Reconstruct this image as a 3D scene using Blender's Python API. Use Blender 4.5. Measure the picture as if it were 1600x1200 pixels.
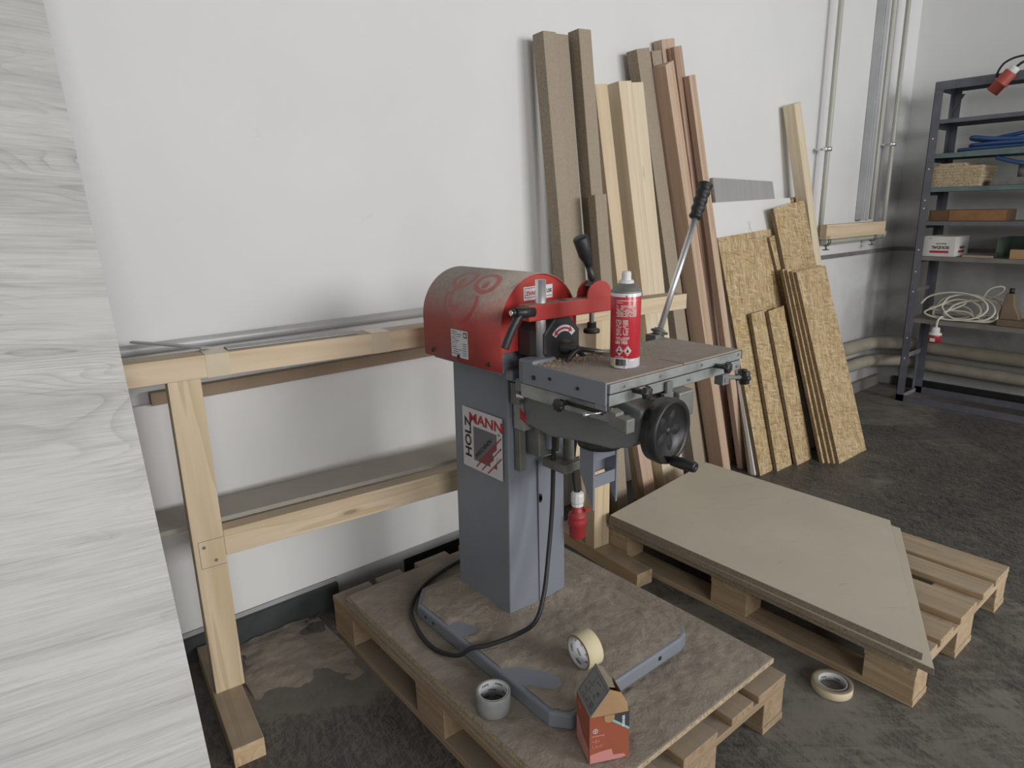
import bpy, bmesh, math, random
from mathutils import Vector, Matrix, noise
random.seed(7)
PI = math.pi
for o in list(bpy.data.objects): bpy.data.objects.remove(o)
scene = bpy.context.scene
COL = scene.collection

# ------------------------------------------------------------------ camera
F, PITCH, ROLL, YAW, CH = 1042.6, 0.2563, -0.0233, 0.6812, 1.3355
fw = Vector((math.sin(YAW)*math.cos(PITCH), math.cos(YAW)*math.cos(PITCH), -math.sin(PITCH)))
rt = Vector((math.cos(YAW), -math.sin(YAW), 0.0)); up = rt.cross(fw)
r2 = rt*math.cos(ROLL)+up*math.sin(ROLL); u2 = up*math.cos(ROLL)-rt*math.sin(ROLL)
cd = bpy.data.cameras.new('camera'); cam = bpy.data.objects.new('camera', cd); COL.objects.link(cam)
cam.matrix_world = Matrix(((r2.x, u2.x, -fw.x, 0), (r2.y, u2.y, -fw.y, 0), (r2.z, u2.z, -fw.z, CH), (0, 0, 0, 1)))
cd.sensor_width = 36; cd.lens = 36*F/1600; cd.clip_start = 0.05
scene.camera = cam

# ------------------------------------------------------------------ world, lights, exposure
scene.view_settings.view_transform = 'Standard'; scene.view_settings.look = 'None'
scene.view_settings.gamma = 1; scene.view_settings.use_curve_mapping = False
scene.view_settings.exposure = -0.10
W = bpy.data.worlds.new('world'); scene.world = W; W.use_nodes = True
W.node_tree.nodes['Background'].inputs[0].default_value = (0.62, 0.72, 0.85, 1)
W.node_tree.nodes['Background'].inputs[1].default_value = 1.0
def window_light(name, loc, rot, sx, sy, power, color=(1, 0.985, 0.97)):
    l = bpy.data.lights.new(name, 'AREA'); l.shape = 'RECTANGLE'; l.size = sx; l.size_y = sy
    l.energy = power; l.color = color
    o = bpy.data.objects.new(name, l); COL.objects.link(o); o.location = loc; o.rotation_euler = rot
    return o
# daylight entering through the two windows in the wall behind the camera
window_light('daylight', (3.1, -4.42, 2.35), (math.radians(80), 0, math.radians(8)), 2.3, 1.5, 190)
window_light('daylight', (-0.6, -4.42, 2.35), (math.radians(80), 0, math.radians(-10)), 2.3, 1.5, 105)

# ------------------------------------------------------------------ material helpers
def lin(h):
    h = h.lstrip('#'); o = []
    for i in (0, 2, 4):
        c = int(h[i:i+2], 16)/255; o.append(c/12.92 if c < .04045 else ((c+.055)/1.055)**2.4)
    return (*o, 1)
def C3(c): return (*c, 1) if len(c) == 3 else c
class N:
    """small node builder"""
    def __init__(s, name):
        s.m = bpy.data.materials.new(name); s.m.use_nodes = True; s.t = s.m.node_tree
        s.b = s.t.nodes['Principled BSDF']; s.tc = None
    def node(s, ty, **kw):
        n = s.t.nodes.new(ty)
        for k, v in kw.items(): setattr(n, k, v)
        return n
    def link(s, a, b): s.t.links.new(a, b)
    def put(s, inp, v):
        if isinstance(v, (int, float)): inp.default_value = v
        elif isinstance(v, (tuple, list)): inp.default_value = v
        else: s.link(v, inp)
    def coord(s, scale=(1, 1, 1), rot=(0, 0, 0), loc=(0, 0, 0), rnd=True, kind='Object'):
        if s.tc is None:
            s.tc = s.node('ShaderNodeTexCoord'); s.oi = s.node('ShaderNodeObjectInfo')
        mp = s.node('ShaderNodeMapping'); mp.inputs['Scale'].default_value = scale; mp.inputs['Location'].default_value = loc
        src = s.tc.outputs[kind]
        if any(rot):
            m0 = s.node('ShaderNodeMapping'); m0.inputs['Rotation'].default_value = rot; s.link(src, m0.inputs[0]); src = m0.outputs[0]
        if rnd:
            mul = s.math('MULTIPLY', s.oi.outputs['Random'], 13.7)
            va = s.node('ShaderNodeVectorMath', operation='ADD')
            s.link(src, va.inputs[0]); s.link(mul, va.inputs[1]); src = va.outputs[0]
        s.link(src, mp.inputs[0]); return mp.outputs[0]
    def math(s, op, a, b=0.0, c=None, clamp=False):
        n = s.node('ShaderNodeMath', operation=op); n.use_clamp = clamp
        s.put(n.inputs[0], a); s.put(n.inputs[1], b)
        if c is not None: s.put(n.inputs[2], c)
        return n.outputs[0]
    def noise(s, vec, scale=5, detail=4, rough=.55, dist=0, out=0):
        n = s.node('ShaderNodeTexNoise'); s.link(vec, n.inputs['Vector'])
        n.inputs['Scale'].default_value = scale; n.inputs['Detail'].default_value = detail
        n.inputs['Roughness'].default_value = rough; n.inputs['Distortion'].default_value = dist
        return n.outputs[out]
    def voro(s, vec, scale=5, feature='F1', out='Distance', rand=1):
        n = s.node('ShaderNodeTexVoronoi', feature=feature); s.link(vec, n.inputs['Vector'])
        n.inputs['Scale'].default_value = scale; n.inputs['Randomness'].default_value = rand
        return n.outputs[out]
    def ramp(s, f, stops, interp='LINEAR'):
        n = s.node('ShaderNodeValToRGB'); s.link(f, n.inputs[0]); cr = n.color_ramp; cr.interpolation = interp
        while len(cr.elements) < len(stops): cr.elements.new(.5)
        for e, (p, c) in zip(cr.elements, stops):
            e.position = p; e.color = (c, c, c, 1) if isinstance(c, (int, float)) else C3(c)
        return n.outputs[0]
    def mix(s, f, a, b, mode='MIX'):
        n = s.node('ShaderNodeMix', data_type='RGBA', blend_type=mode)
        s.put(n.inputs[0], f); s.put(n.inputs[6], a); s.put(n.inputs[7], b); return n.outputs[2]
    def bump(s, h, strength=.3, dist=.002, prev=None):
        n = s.node('ShaderNodeBump'); s.link(h, n.inputs['Height']); n.inputs['Strength'].default_value = strength
        n.inputs['Distance'].default_value = dist
        if prev is not None: s.link(prev, n.inputs['Normal'])
        return n.outputs[0]
    def done(s, col, rough=.6, metal=0.0, normal=None, **kw):
        s.put(s.b.inputs['Base Color'], col); s.put(s.b.inputs['Roughness'], rough); s.put(s.b.inputs['Metallic'], metal)
        if normal is not None: s.link(normal, s.b.inputs['Normal'])
        for k, v in kw.items(): s.put(s.b.inputs[k.replace('_', ' ')], v)
        return s.m
    def top(s, lo=.75, hi=.97):
        """1 where the surface really faces up: settled dust"""
        g = s.node('ShaderNodeNewGeometry'); sp = s.node('ShaderNodeSeparateXYZ'); s.link(g.outputs['True Normal'], sp.inputs[0])
        n = s.node('ShaderNodeMapRange'); s.link(sp.outputs[2], n.inputs[0])
        n.inputs[1].default_value = lo; n.inputs[2].default_value = hi; return n.outputs[0]
DUST = (0.27, 0.228, 0.182)
def plain(name, c, rough=.6, metal=0.0, var=.12, scale=8, dust=0.0, bump=0.0, bscale=60, spec=None):
    n = N(name); v = n.coord()
    c = C3(c); dk = tuple(x*(1-var) for x in c[:3])+(1,); lt = tuple(min(1, x*(1+var)) for x in c[:3])+(1,)
    col = n.ramp(n.noise(v, scale, 5), [(.3, dk), (.7, lt)])
    r = rough
    if dust > 0:
        f = n.math('MULTIPLY', n.top(), n.ramp(n.noise(v, 22, 4), [(.25, max(0, dust-.35)), (.6, dust)]))
        # thin film of dust everywhere, thick on upward faces
        film = n.ramp(n.noise(v, 14, 4), [(.4, 0), (.75, dust*.18)])
        f = n.math('MAXIMUM', f, film)
        col = n.mix(f, col, n.ramp(n.noise(v, 55, 4), [(.3, tuple(x*.8 for x in DUST)), (.7, tuple(x*1.15 for x in DUST))]))
        r = n.math('MULTIPLY_ADD', f, .5, rough, clamp=True); metal = n.math('MULTIPLY', n.math('SUBTRACT', 1.0, f), metal) if metal else 0.0
    nm = n.bump(n.noise(v, bscale, 3), bump, .001) if bump else None
    kw = {}
    if spec is not None: kw['Specular_IOR_Level'] = spec
    return n.done(col, r, metal, nm, **kw)
def wood(name, light, dark, axis='Z', grain=1.0, knots=True, dusty=0.0, contrast=1.0, rough=.62):
    """plank timber: long streaks along axis, a few knots"""
    n = N(name)
    lo, hi = 1.1, 24*grain
    sc = {'X': (lo, hi, hi), 'Y': (hi, lo, hi), 'Z': (hi, hi, lo)}[axis]
    v = n.coord(sc); big = n.noise(v, .45, 3, .5, .6); fine = n.noise(v, 3.2, 5, .6, .2)
    rings = n.math('FRACT', n.math('MULTIPLY', big, 6.0))
    rings = n.ramp(rings, [(0, .15), (.7, .8), (.93, 1), (1, .1)])
    f = n.math('MULTIPLY_ADD', rings, .5*contrast, n.math('MULTIPLY', fine, .6))
    col = n.ramp(f, [(.15, light), (.95, dark)])
    if knots:
        ks = {'X': (2.4, 9, 9), 'Y': (9, 2.4, 9), 'Z': (9, 9, 2.4)}[axis]
        vk = n.coord(ks, loc=(.3, .7, .1))
        k = n.voro(vk, .9)
        kf = n.ramp(k, [(.0, .75), (.035, .85), (.05, .45), (.085, .12), (.11, 0)])
        col = n.mix(kf, col, tuple(x*.5 for x in dark[:3])+(1,))
    if dusty > 0:
        fd = n.math('MULTIPLY', n.top(.8, .98), n.ramp(n.noise(n.coord((1, 1, 1)), 9, 5), [(.3, dusty*.55), (.65, dusty)]))
        col = n.mix(fd, col, C3(DUST))
    return n.done(col, rough, 0, n.bump(fine, .25, .0012))
def speckle(name, light, dark, scale=260, rough=.85, amount=.55, dusty=0):
    """chipboard"""
    n = N(name); v = n.coord((1, 1, .55))
    a = n.voro(v, scale, out='Color'); sp = n.node('ShaderNodeSeparateColor'); n.link(a, sp.inputs[0])
    f = n.math('MULTIPLY_ADD', n.noise(v, scale*.35, 4, .65), .55, n.math('MULTIPLY', sp.outputs[0], .5*amount))
    col = n.ramp(f, [(.25, dark), (.62, light)])
    pat = n.noise(n.coord((1, 1, 1)), 3.0, 4)
    col = n.mix(n.ramp(pat, [(.35, 0), (.7, .22)]), col, tuple(x*.75 for x in light[:3])+(1,))
    if dusty > 0:
        fd = n.math('MULTIPLY', n.top(.8, .98), dusty); col = n.mix(fd, col, C3(DUST))
    return n.done(col, rough, 0, n.bump(sp.outputs[0], .4, .0008))
def osb(name, tint=(1, 1, 1)):
    n = N(name); cols = []
    c = lambda r, g, b: (r*tint[0], g*tint[1], b*tint[2], 1)
    f = None
    for i, (ang, st, off) in enumerate(((6, .14, 0), (38, .2, 3.1), (96, .2, 7.7), (-14, .15, 5.2))):
        v = n.coord((125, 125, 125*st), rot=(0, math.radians(ang), 0), loc=(off, 0, off))
        w = n.node('ShaderNodeTexVoronoi'); n.link(v, w.inputs['Vector']); w.inputs['Scale'].default_value = 1.1
        sp = n.node('ShaderNodeSeparateColor'); n.link(w.outputs['Color'], sp.inputs[0])
        if f is None: f = sp.outputs[0]; edge = w.outputs['Distance']
        else:
            sel = n.ramp(sp.outputs[1], [(.5, 0), (.55, 1)])
            f = n.math('ADD', n.math('MULTIPLY', f, n.math('SUBTRACT', 1.0, sel)), n.math('MULTIPLY', sp.outputs[0], sel))
    f = n.math('MULTIPLY_ADD', n.noise(n.coord((14, 14, 9)), 1.5, 4), .35, n.math('MULTIPLY', f, .72))
    col = n.ramp(f, [(.10, c(.29, .19, .085)), (.24, c(.43, .305, .15)), (.55, c(.50, .365, .19)), (.8, c(.57, .43, .24)), (.98, c(.66, .53, .33))])
    for ang, off in ((14, 1.3), (-9, 4.4), (74, 9.1)):
        w = n.node('ShaderNodeTexVoronoi'); n.link(n.coord((190, 190, 22), rot=(0, math.radians(ang), 0), loc=(off, 0, off)), w.inputs['Vector']); w.inputs['Scale'].default_value = 1.0
        sp = n.node('ShaderNodeSeparateColor'); n.link(w.outputs['Color'], sp.inputs[0])
        col = n.mix(n.ramp(sp.outputs[2], [(.90, 0), (.93, .55)]), col, c(.24, .15, .07))
        col = n.mix(n.ramp(sp.outputs[0], [(.90, 0), (.93, .45)]), col, c(.78, .66, .46))
    return n.done(col, .6, 0, n.bump(f, .35, .001))

M = {}
M['pine'] = wood('pine', (.76, .63, .45, 1), (.56, .42, .25, 1))
M['pine_pale'] = wood('pine_pale', (.80, .71, .55, 1), (.66, .53, .36, 1))
M['pine_x'] = wood('pine_x', (.76, .63, .46, 1), (.56, .42, .26, 1), 'X', dusty=.6)
M['pine_y'] = wood('pine_y', (.70, .55, .37, 1), (.48, .32, .17, 1), 'Y', dusty=.9)
M['pallet_y'] = wood('pallet_y', (.58, .46, .31, 1), (.38, .26, .15, 1), 'Y', dusty=.55)
M['pallet_x'] = wood('pallet_x', (.60, .48, .33, 1), (.38, .26, .15, 1), 'X', dusty=.55)
M['pallet_old_y'] = wood('pallet_old_y', (.42, .32, .21, 1), (.28, .19, .11, 1), 'Y', dusty=.9)
M['pallet_old_x'] = wood('pallet_old_x', (.46, .36, .24, 1), (.28, .19, .11, 1), 'X', dusty=.9)
M['pink'] = wood('pink', (.60, .45, .35, 1), (.47, .31, .225, 1), contrast=.8)
M['pine_rose'] = wood('pine_rose', (.66, .53, .40, 1), (.48, .32, .215, 1), contrast=1.2)
M['pinkdark'] = wood('pinkdark', (.54, .40, .31, 1), (.36, .22, .155, 1), contrast=1.5, grain=1.6)
M['chip_face'] = speckle('chip_face', (.41, .345, .265, 1), (.34, .28, .21, 1), 380, amount=.5)
M['chip_edge'] = speckle('chip_edge', (.36, .295, .22, 1), (.20, .16, .115, 1), 520, amount=.9)
M['chip_light'] = speckle('chip_light', (.52, .42, .28, 1), (.26, .19, .11, 1), 230, amount=1.0)
M['osb'] = osb('osb'); M['osb_dark'] = osb('osb_dark', (.85, .82, .8))
M['osb_edge'] = speckle('osb_edge', (.25, .18, .11, 1), (.13, .09, .05, 1), 250, amount=1)
def sheet_mat():
    n = N('smudged_sheet'); v = n.coord((1, 1, 1), rnd=False)
    col = n.ramp(n.noise(v, 3, 4), [(.3, (.50, .46, .375)), (.7, (.56, .515, .42))])
    sm = n.ramp(n.noise(n.coord((3, 9, 1), rot=(0, 0, .4), rnd=False), 1.7, 6, .75, 2.5), [(.60, 0), (.68, .35), (.70, .05), (.78, .3)])
    return n.done(n.mix(sm, col, (.25, .22, .17, 1)), .75)
M['mdf'] = sheet_mat()
M['white_lam'] = plain('white_laminate', (.80, .80, .79), .32, var=.03, scale=3)
M['grey_lam'] = wood('grey_laminate', (.42, .42, .42, 1), (.27, .27, .27, 1), 'Z', grain=.9, knots=False, contrast=.5, rough=.5)
M['steel'] = plain('steel', (.62, .64, .66), .28, 1.0, var=.08, dust=.5)
M['chrome'] = plain('chrome', (.82, .83, .85), .34, .85, var=.04)
M['dull_steel'] = plain('dull_steel', (.22, .225, .21), .5, .5, var=.2, scale=20, dust=.6)
M['alu'] = plain('aluminium', (.36, .38, .375), .45, .5, var=.3, scale=16, dust=.7)
M['blue_grey'] = plain('machine_grey', (.215, .235, .275), .42, 0, var=.06, dust=.95)
M['blue_grey_clean'] = plain('machine_grey_clean', (.21, .228, .265), .45, 0, var=.05, scale=5)
M['dark_grey'] = plain('cast_grey', (.185, .197, .205), .5, 0, var=.12, dust=.6)
M['red'] = plain('machine_red', (.43, .035, .03), .38, 0, var=.08, dust=.75)
M['black'] = plain('black_plastic', (.022, .022, .024), .42, 0, var=.2, dust=.5)
M['black_clean'] = plain('black_rubber', (.018, .018, .02), .5, 0, var=.2)
M['wheel'] = plain('wheel_plastic', (.02, .02, .022), .4, 0, var=.2, dust=.25)
M['white'] = plain('white_plastic', (.72, .72, .70), .45, var=.04)
M['paper'] = plain('sticker_white', (.66, .66, .68), .5, var=.03)
M['ink'] = plain('ink_black', (.02, .02, .02), .6, var=0)
M['ink_grey'] = plain('ink_grey', (.16, .16, .18), .6, var=0)
M['ink_red'] = plain('ink_red', (.42, .03, .045), .55, var=0)
M['ink_white'] = plain('ink_white', (.75, .72, .70), .6, var=0)
M['ink_rose'] = plain('ink_rose', (.62, .26, .24), .6, var=0)
M['cee_red'] = plain('plug_red', (.36, .028, .034), .42, var=.06, dust=.3)
M['shelf_grey'] = plain('shelf_grey', (.13, .135, .16), .5, .1, var=.15, scale=14)
M['shelf_green'] = plain('shelf_green', (.12, .18, .18), .5, .1, var=.2, scale=14)
M['shelf_board'] = plain('shelf_board', (.19, .18, .17), .7, 0, var=.2, dust=.6)
M['pipe'] = plain('pipe_paint', (.45, .45, .40), .42, 0, var=.08, scale=6)
M['duct'] = plain('galvanised_duct', (.47, .48, .49), .45, .2, var=.12, scale=5)
M['lagging'] = plain('pipe_lagging', (.34, .31, .25), .6, 0, var=.15, scale=9, bump=.4, bscale=30)
M['cable_white'] = plain('cable_white', (.62, .59, .50), .5, var=.08)
M['hose_blue'] = plain('hose_blue', (.035, .085, .22), .42, var=.15)
M['card'] = plain('cardboard', (.40, .25, .13), .8, var=.08, scale=10, bump=.1)
M['box_orange'] = plain('box_orange', (.35, .095, .05), .6, var=.08, scale=10)
M['box_green'] = plain('green_crate', (.06, .09, .06), .6, var=.2)
M['box_white'] = plain('box_white', (.66, .65, .62), .6, var=.05)
M['masking'] = plain('masking_tape', (.68, .60, .40), .7, var=.04)
M['masking_side'] = plain('masking_side', (.30, .25, .17), .85, var=.1, dust=.6)
M['core'] = plain('tape_core', (.58, .58, .60), .6, var=.04)
M['clear_tape'] = plain('clear_tape', (.30, .31, .31), .22, .0, var=.15, scale=30)
M['brown'] = plain('brown_wood', (.12, .06, .03), .55, var=.25, scale=9)
M['bronze'] = plain('machined_block', (.20, .15, .10), .6, .2, var=.2)
M['yellow'] = plain('label_yellow', (.75, .62, .08), .5, var=0)
M['teal'] = plain('label_teal', (.28, .52, .52), .55, var=0)
M['navy'] = plain('label_dark', (.05, .055, .065), .55, var=0)
M['ceiling'] = plain('ceiling_sheet', (.22, .22, .22), .8)
M['dusty_lam'] = plain('dusty_laminate', (.36, .33, .285), .7, var=.06)
M['skirting'] = plain('skirting', (.055, .06, .063), .5, var=.2, scale=12)
M['brown_card'] = plain('brown_strip', (.30, .225, .155), .8, var=.08)
M['ink_maroon'] = plain('ink_maroon', (.20, .08, .085), .6, var=.05)
M['brown_light'] = plain('brown_light', (.26, .13, .055), .55, var=.2, scale=12)
M['plug_faded'] = plain('plug_faded', (.38, .075, .055), .5, var=.1)
M['core_grey'] = plain('print_grey', (.25, .25, .245), .6, var=.05)
M['pinewood_end'] = plain('end_grain', (.62, .48, .32), .75, var=.15, scale=30)
M['tape_strip'] = plain('packing_tape', (.66, .56, .41), .3, var=.04)
M['mounting'] = plain('sawdust_chips', (.56, .43, .28), .9, var=.3, scale=200)

def wall_mat():
    n = N('wall_plaster'); v = n.coord((1, 1, 1), rnd=False)
    col = n.ramp(n.noise(v, 1.1, 4), [(.3, (.72, .725, .72)), (.7, (.78, .785, .78))])
    # scuffs, plus shade painted in low on the wall towards the corner
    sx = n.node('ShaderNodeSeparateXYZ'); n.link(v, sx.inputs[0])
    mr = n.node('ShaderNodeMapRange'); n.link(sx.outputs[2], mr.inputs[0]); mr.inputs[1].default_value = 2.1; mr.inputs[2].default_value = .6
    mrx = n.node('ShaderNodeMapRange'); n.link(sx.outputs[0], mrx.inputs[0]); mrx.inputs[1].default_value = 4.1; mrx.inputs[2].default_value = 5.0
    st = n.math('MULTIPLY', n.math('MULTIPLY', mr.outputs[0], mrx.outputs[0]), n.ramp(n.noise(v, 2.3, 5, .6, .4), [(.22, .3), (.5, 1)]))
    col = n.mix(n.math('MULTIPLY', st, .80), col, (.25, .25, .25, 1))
    sc = n.ramp(n.noise(n.coord((2.0, 2, 5), rnd=False), 3.5, 6, .7, 1.0), [(.66, 0), (.8, .22)])
    col = n.mix(sc, col, (.5, .49, .46, 1))
    nm = n.bump(n.noise(v, 45, 5), .12, .003)
    return n.done(col, .8, 0, nm)
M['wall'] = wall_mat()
def floor_mat():
    n = N('floor_concrete'); v = n.coord((1, 1, 1), rnd=False)
    dark = n.ramp(n.noise(v, 3, 6, .65), [(.3, (.033, .032, .031)), (.7, (.070, .068, .063))])
    dusty = n.ramp(n.noise(v, 7, 6), [(.3, (.125, .118, .104)), (.7, (.205, .188, .16))])
    # swept/smeared dust: stretched noise in swirling directions
    big = n.noise(v, 1.35, 5, .6, .6)
    sm = n.noise(n.coord((3, 14, 1), rot=(0, 0, .75), rnd=False), 1.6, 6, .7, 1.6)
    sm2 = n.noise(n.coord((16, 3, 1), rot=(0, 0, .3), rnd=False), 1.3, 6, .7, 1.8)
    f = n.math('ADD', n.math('MULTIPLY', big, .95), n.math('ADD', n.math('MULTIPLY', sm, .42), n.math('MULTIPLY', sm2, .38)))
    # scuffed, walked-on areas show the dark floor; last blob darkens it by the shelving
    def blob(cx, cy, rx, ry, amt):
        sx = n.node('ShaderNodeMapping'); n.link(v, sx.inputs[0]); sx.inputs['Location'].default_value = (-cx/rx, -cy/ry, 0)
        sx.inputs['Scale'].default_value = (1/rx, 1/ry, 0)
        w = n.node('ShaderNodeVectorMath', operation='LENGTH'); n.link(sx.outputs[0], w.inputs[0])
        return n.math('MULTIPLY', n.ramp(w.outputs['Value'], [(.35, 1), (1, 0)]), amt)
    f = n.math('SUBTRACT', f, blob(.52, 1.15, .42, .5, .30))
    f = n.math('SUBTRACT', f, blob(3.2, .8, 1.2, .8, .13))
    f = n.math('SUBTRACT', f, blob(2.2, .1, .35, .3, .16))
    f = n.math('ADD', f, blob(.62, 1.72, .3, .28, .26))
    f = n.math('ADD', f, blob(1.6, .5, .55, .6, .13))
    f = n.math('SUBTRACT', f, blob(4.4, .7, 1.0, .9, .16))
    k = n.ramp(f, [(.78, 0), (.84, .30), (.87, .22), (.97, 1)])
    col = n.mix(k, dark, dusty)
    fine = n.ramp(n.noise(n.coord((5, 30, 1), rot=(0, 0, -.5), rnd=False), 2.2, 6, .75, 2.2), [(.50, 0), (.60, .5), (.62, .2), (.72, .8)])
    col = n.mix(fine, col, (.20, .185, .16, 1))
    fine2 = n.ramp(n.noise(n.coord((22, 5, 1), rot=(0, 0, .2), rnd=False), 1.5, 7, .78, 2.8), [(.50, 0), (.56, .7), (.60, .1), (.68, .8)])
    col = n.mix(fine2, col, (.18, .165, .145, 1))
    rough = n.math('MULTIPLY_ADD', k, .35, .45)
    nm = n.bump(n.noise(v, 22, 6, .7), .3, .004); nm = n.bump(k, .15, .002, nm)
    return n.done(col, rough, 0, nm)
M['floor'] = floor_mat()
def oak_panel():
    n = N('pale_oak_laminate'); ro = (0, math.radians(-4), 0)
    a = n.noise(n.coord((.8, 1, 12), rot=ro, rnd=False), 1.6, 5, .6, .35)
    pores = n.noise(n.coord((9, 1, 260), rot=ro, rnd=False), 1.2, 3, .6)
    lines = n.noise(n.coord((3.2, 1, 120), rot=ro, rnd=False), 1.4, 4, .7, .4)
    q = n.noise(n.coord((1.1, 1, 5.0), rot=ro, rnd=False), 1.1, 2, .45, .35)
    r = n.math('FRACT', n.math('MULTIPLY', q, 34.0))
    r = n.ramp(r, [(0, 0), (.45, .05), (.8, .6), (.92, 1), (1, 0)])
    cath = n.ramp(n.noise(n.coord((.9, 1, 2.2), loc=(3, 0, 1), rnd=False), 1.5, 3), [(.46, 0), (.56, 1)])
    r = n.math('MULTIPLY', n.math('MULTIPLY', r, cath), n.ramp(lines, [(.35, .3), (.6, 1)]))
    f = n.math('ADD', n.math('MULTIPLY', a, .48), n.math('ADD', n.math('MULTIPLY', pores, .28), n.math('MULTIPLY', lines, .32)))
    f = n.math('SUBTRACT', f, n.math('MULTIPLY', r, .14))
    col = n.ramp(f, [(.36, (.33, .325, .315)), (.48, (.50, .495, .48)), (.60, (.63, .625, .61))])
    bd = n.noise(n.coord((.15, 1, 5.2), rot=ro, rnd=False), 1.4, 1)
    col = n.mix(n.ramp(bd, [(.42, 0), (.60, .3)]), col, (.47, .465, .45, 1))
    return n.done(col, .55, 0, n.bump(pores, .25, .0008))
M['oak'] = oak_panel()
def dust_mat(name, c1, c2, bumpd=.004):
    n = N(name); v = n.coord(rnd=False)
    f = n.noise(v, 9, 7, .68, .4); g = n.noise(v, 120, 4, .7)
    sw = n.noise(n.coord((4, 14, 1), rot=(0, 0, .6), rnd=False), 2, 5, .65, 1.2)
    col = n.ramp(n.math('ADD', n.math('MULTIPLY', f, .55), n.math('ADD', n.math('MULTIPLY', sw, .25), n.math('MULTIPLY', g, .2))), [(.35, c1), (.62, c2)])
    h2 = n.noise(v, 38, 6, .75, .8); nm = n.bump(g, .5, .0016); nm = n.bump(h2, .8, .004, nm); nm = n.bump(f, .7, bumpd, nm)
    return n.done(col, .95, 0, nm)
M['dustboard'] = dust_mat('dusty_board', (.22, .19, .155), (.34, .295, .24), .012)
M['dusttable'] = dust_mat('dusty_table', (.315, .275, .235), (.37, .325, .28), .001)

# ------------------------------------------------------------------ mesh helpers
def bm_new(): return bmesh.new()
def box(bm, x0, x1, y0, y1, z0, z1, mat=None):
    vs = [bm.verts.new((x, y, z)) for x in (x0, x1) for y in (y0, y1) for z in (z0, z1)]
    idx = ((0, 1, 3, 2), (4, 6, 7, 5), (0, 4, 5, 1), (2, 3, 7, 6), (0, 2, 6, 4), (1, 5, 7, 3))
    fs = [bm.faces.new([vs[i] for i in f]) for f in idx]
    if mat is not None:
        M4 = mat
        for q in vs: q.co = M4 @ q.co
    return vs, fs
def prism(bm, pts, axis, a, b, mi=0):
    """extrude a 2-D outline along an axis; pts are in the two remaining axes"""
    def P(p, t):
        if axis == 'x': return (t, p[0], p[1])
        if axis == 'y': return (p[0], t, p[1])
        return (p[0], p[1], t)
    A = [bm.verts.new(P(p, a)) for p in pts]; B = [bm.verts.new(P(p, b)) for p in pts]
    n = len(pts); fs = [bm.faces.new(A), bm.faces.new(B[::-1])]
    for i in range(n): fs.append(bm.faces.new((A[i], B[i], B[(i+1) % n], A[(i+1) % n])))
    for f in fs: f.material_index = mi
    return fs
def frame_of(d):
    d = Vector(d).normalized(); h = Vector((0, 0, 1)) if abs(d.z) < .95 else Vector((1, 0, 0))
    u = d.cross(h).normalized(); return d, u, d.cross(u).normalized()
def cyl(bm, p0, p1, r0, r1=None, seg=24, caps=True):
    r1 = r0 if r1 is None else r1
    p0, p1 = Vector(p0), Vector(p1); d, u, w = frame_of(p1-p0)
    A, B = [], []
    for i in range(seg):
        t = 2*PI*i/seg; e = u*math.cos(t)+w*math.sin(t)
        A.append(bm.verts.new(p0+e*r0)); B.append(bm.verts.new(p1+e*r1))
    for i in range(seg):
        f = bm.faces.new((A[i], A[(i+1) % seg], B[(i+1) % seg], B[i])); f.smooth = True
    if caps: bm.faces.new(A[::-1]); bm.faces.new(B)
def lathe(bm, c, d, prof, seg=32, smooth=True, close=False):
    """prof: list of (distance along d, radius)"""
    c = Vector(c); d, u, w = frame_of(d); rings = []
    for h, r in prof:
        if r < 1e-6: rings.append([bm.verts.new(c+d*h)]); continue
        rings.append([bm.verts.new(c+d*h+(u*math.cos(2*PI*i/seg)+w*math.sin(2*PI*i/seg))*r) for i in range(seg)])
    pairs = list(zip(rings, rings[1:]))
    if close: pairs.append((rings[-1], rings[0]))
    for A, B in pairs:
        for i in range(seg):
            j = (i+1) % seg
            if len(A) == 1 and len(B) == 1: continue
            if len(A) == 1: f = bm.faces.new((A[0], B[j], B[i]))
            elif len(B) == 1: f = bm.faces.new((A[i], A[j], B[0]))
            else: f = bm.faces.new((A[i], A[j], B[j], B[i]))
            f.smooth = smooth
def catmull(pts, n=10):
    P = [Vector(p) for p in pts]; P = [P[0]*2-P[1]]+P+[P[-1]*2-P[-2]]; out = []
    for i in range(1, len(P)-2):
        for k in range(n):
            t = k/n; a, b, c, d = P[i-1:i+3]
            out.append(.5*((2*b)+(-a+c)*t+(2*a-5*b+4*c-d)*t*t+(-a+3*b-3*c+d)*t**3))
    out.append(P[-2]); return out
def tube(bm, pts, r, seg=10, n=10, smooth=True, spline=True):
    P = catmull(pts, n) if spline else [Vector(p) for p in pts]
    d0 = (P[1]-P[0]).normalized(); _, u, w = frame_of(d0); rings = []
    for i, p in enumerate(P):
        d = (P[min(i+1, len(P)-1)]-P[max(i-1, 0)]).normalized()
        u = (u-d*u.dot(d)).normalized(); w = d.cross(u)
        rings.append([bm.verts.new(p+(u*math.cos(2*PI*k/seg)+w*math.sin(2*PI*k/seg))*r) for k in range(seg)])
    for A, B in zip(rings, rings[1:]):
        for k in range(seg):
            f = bm.faces.new((A[k], A[(k+1) % seg], B[(k+1) % seg], B[k])); f.smooth = smooth
    bm.faces.new(rings[0][::-1]); bm.faces.new(rings[-1])
ORI = {}
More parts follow.
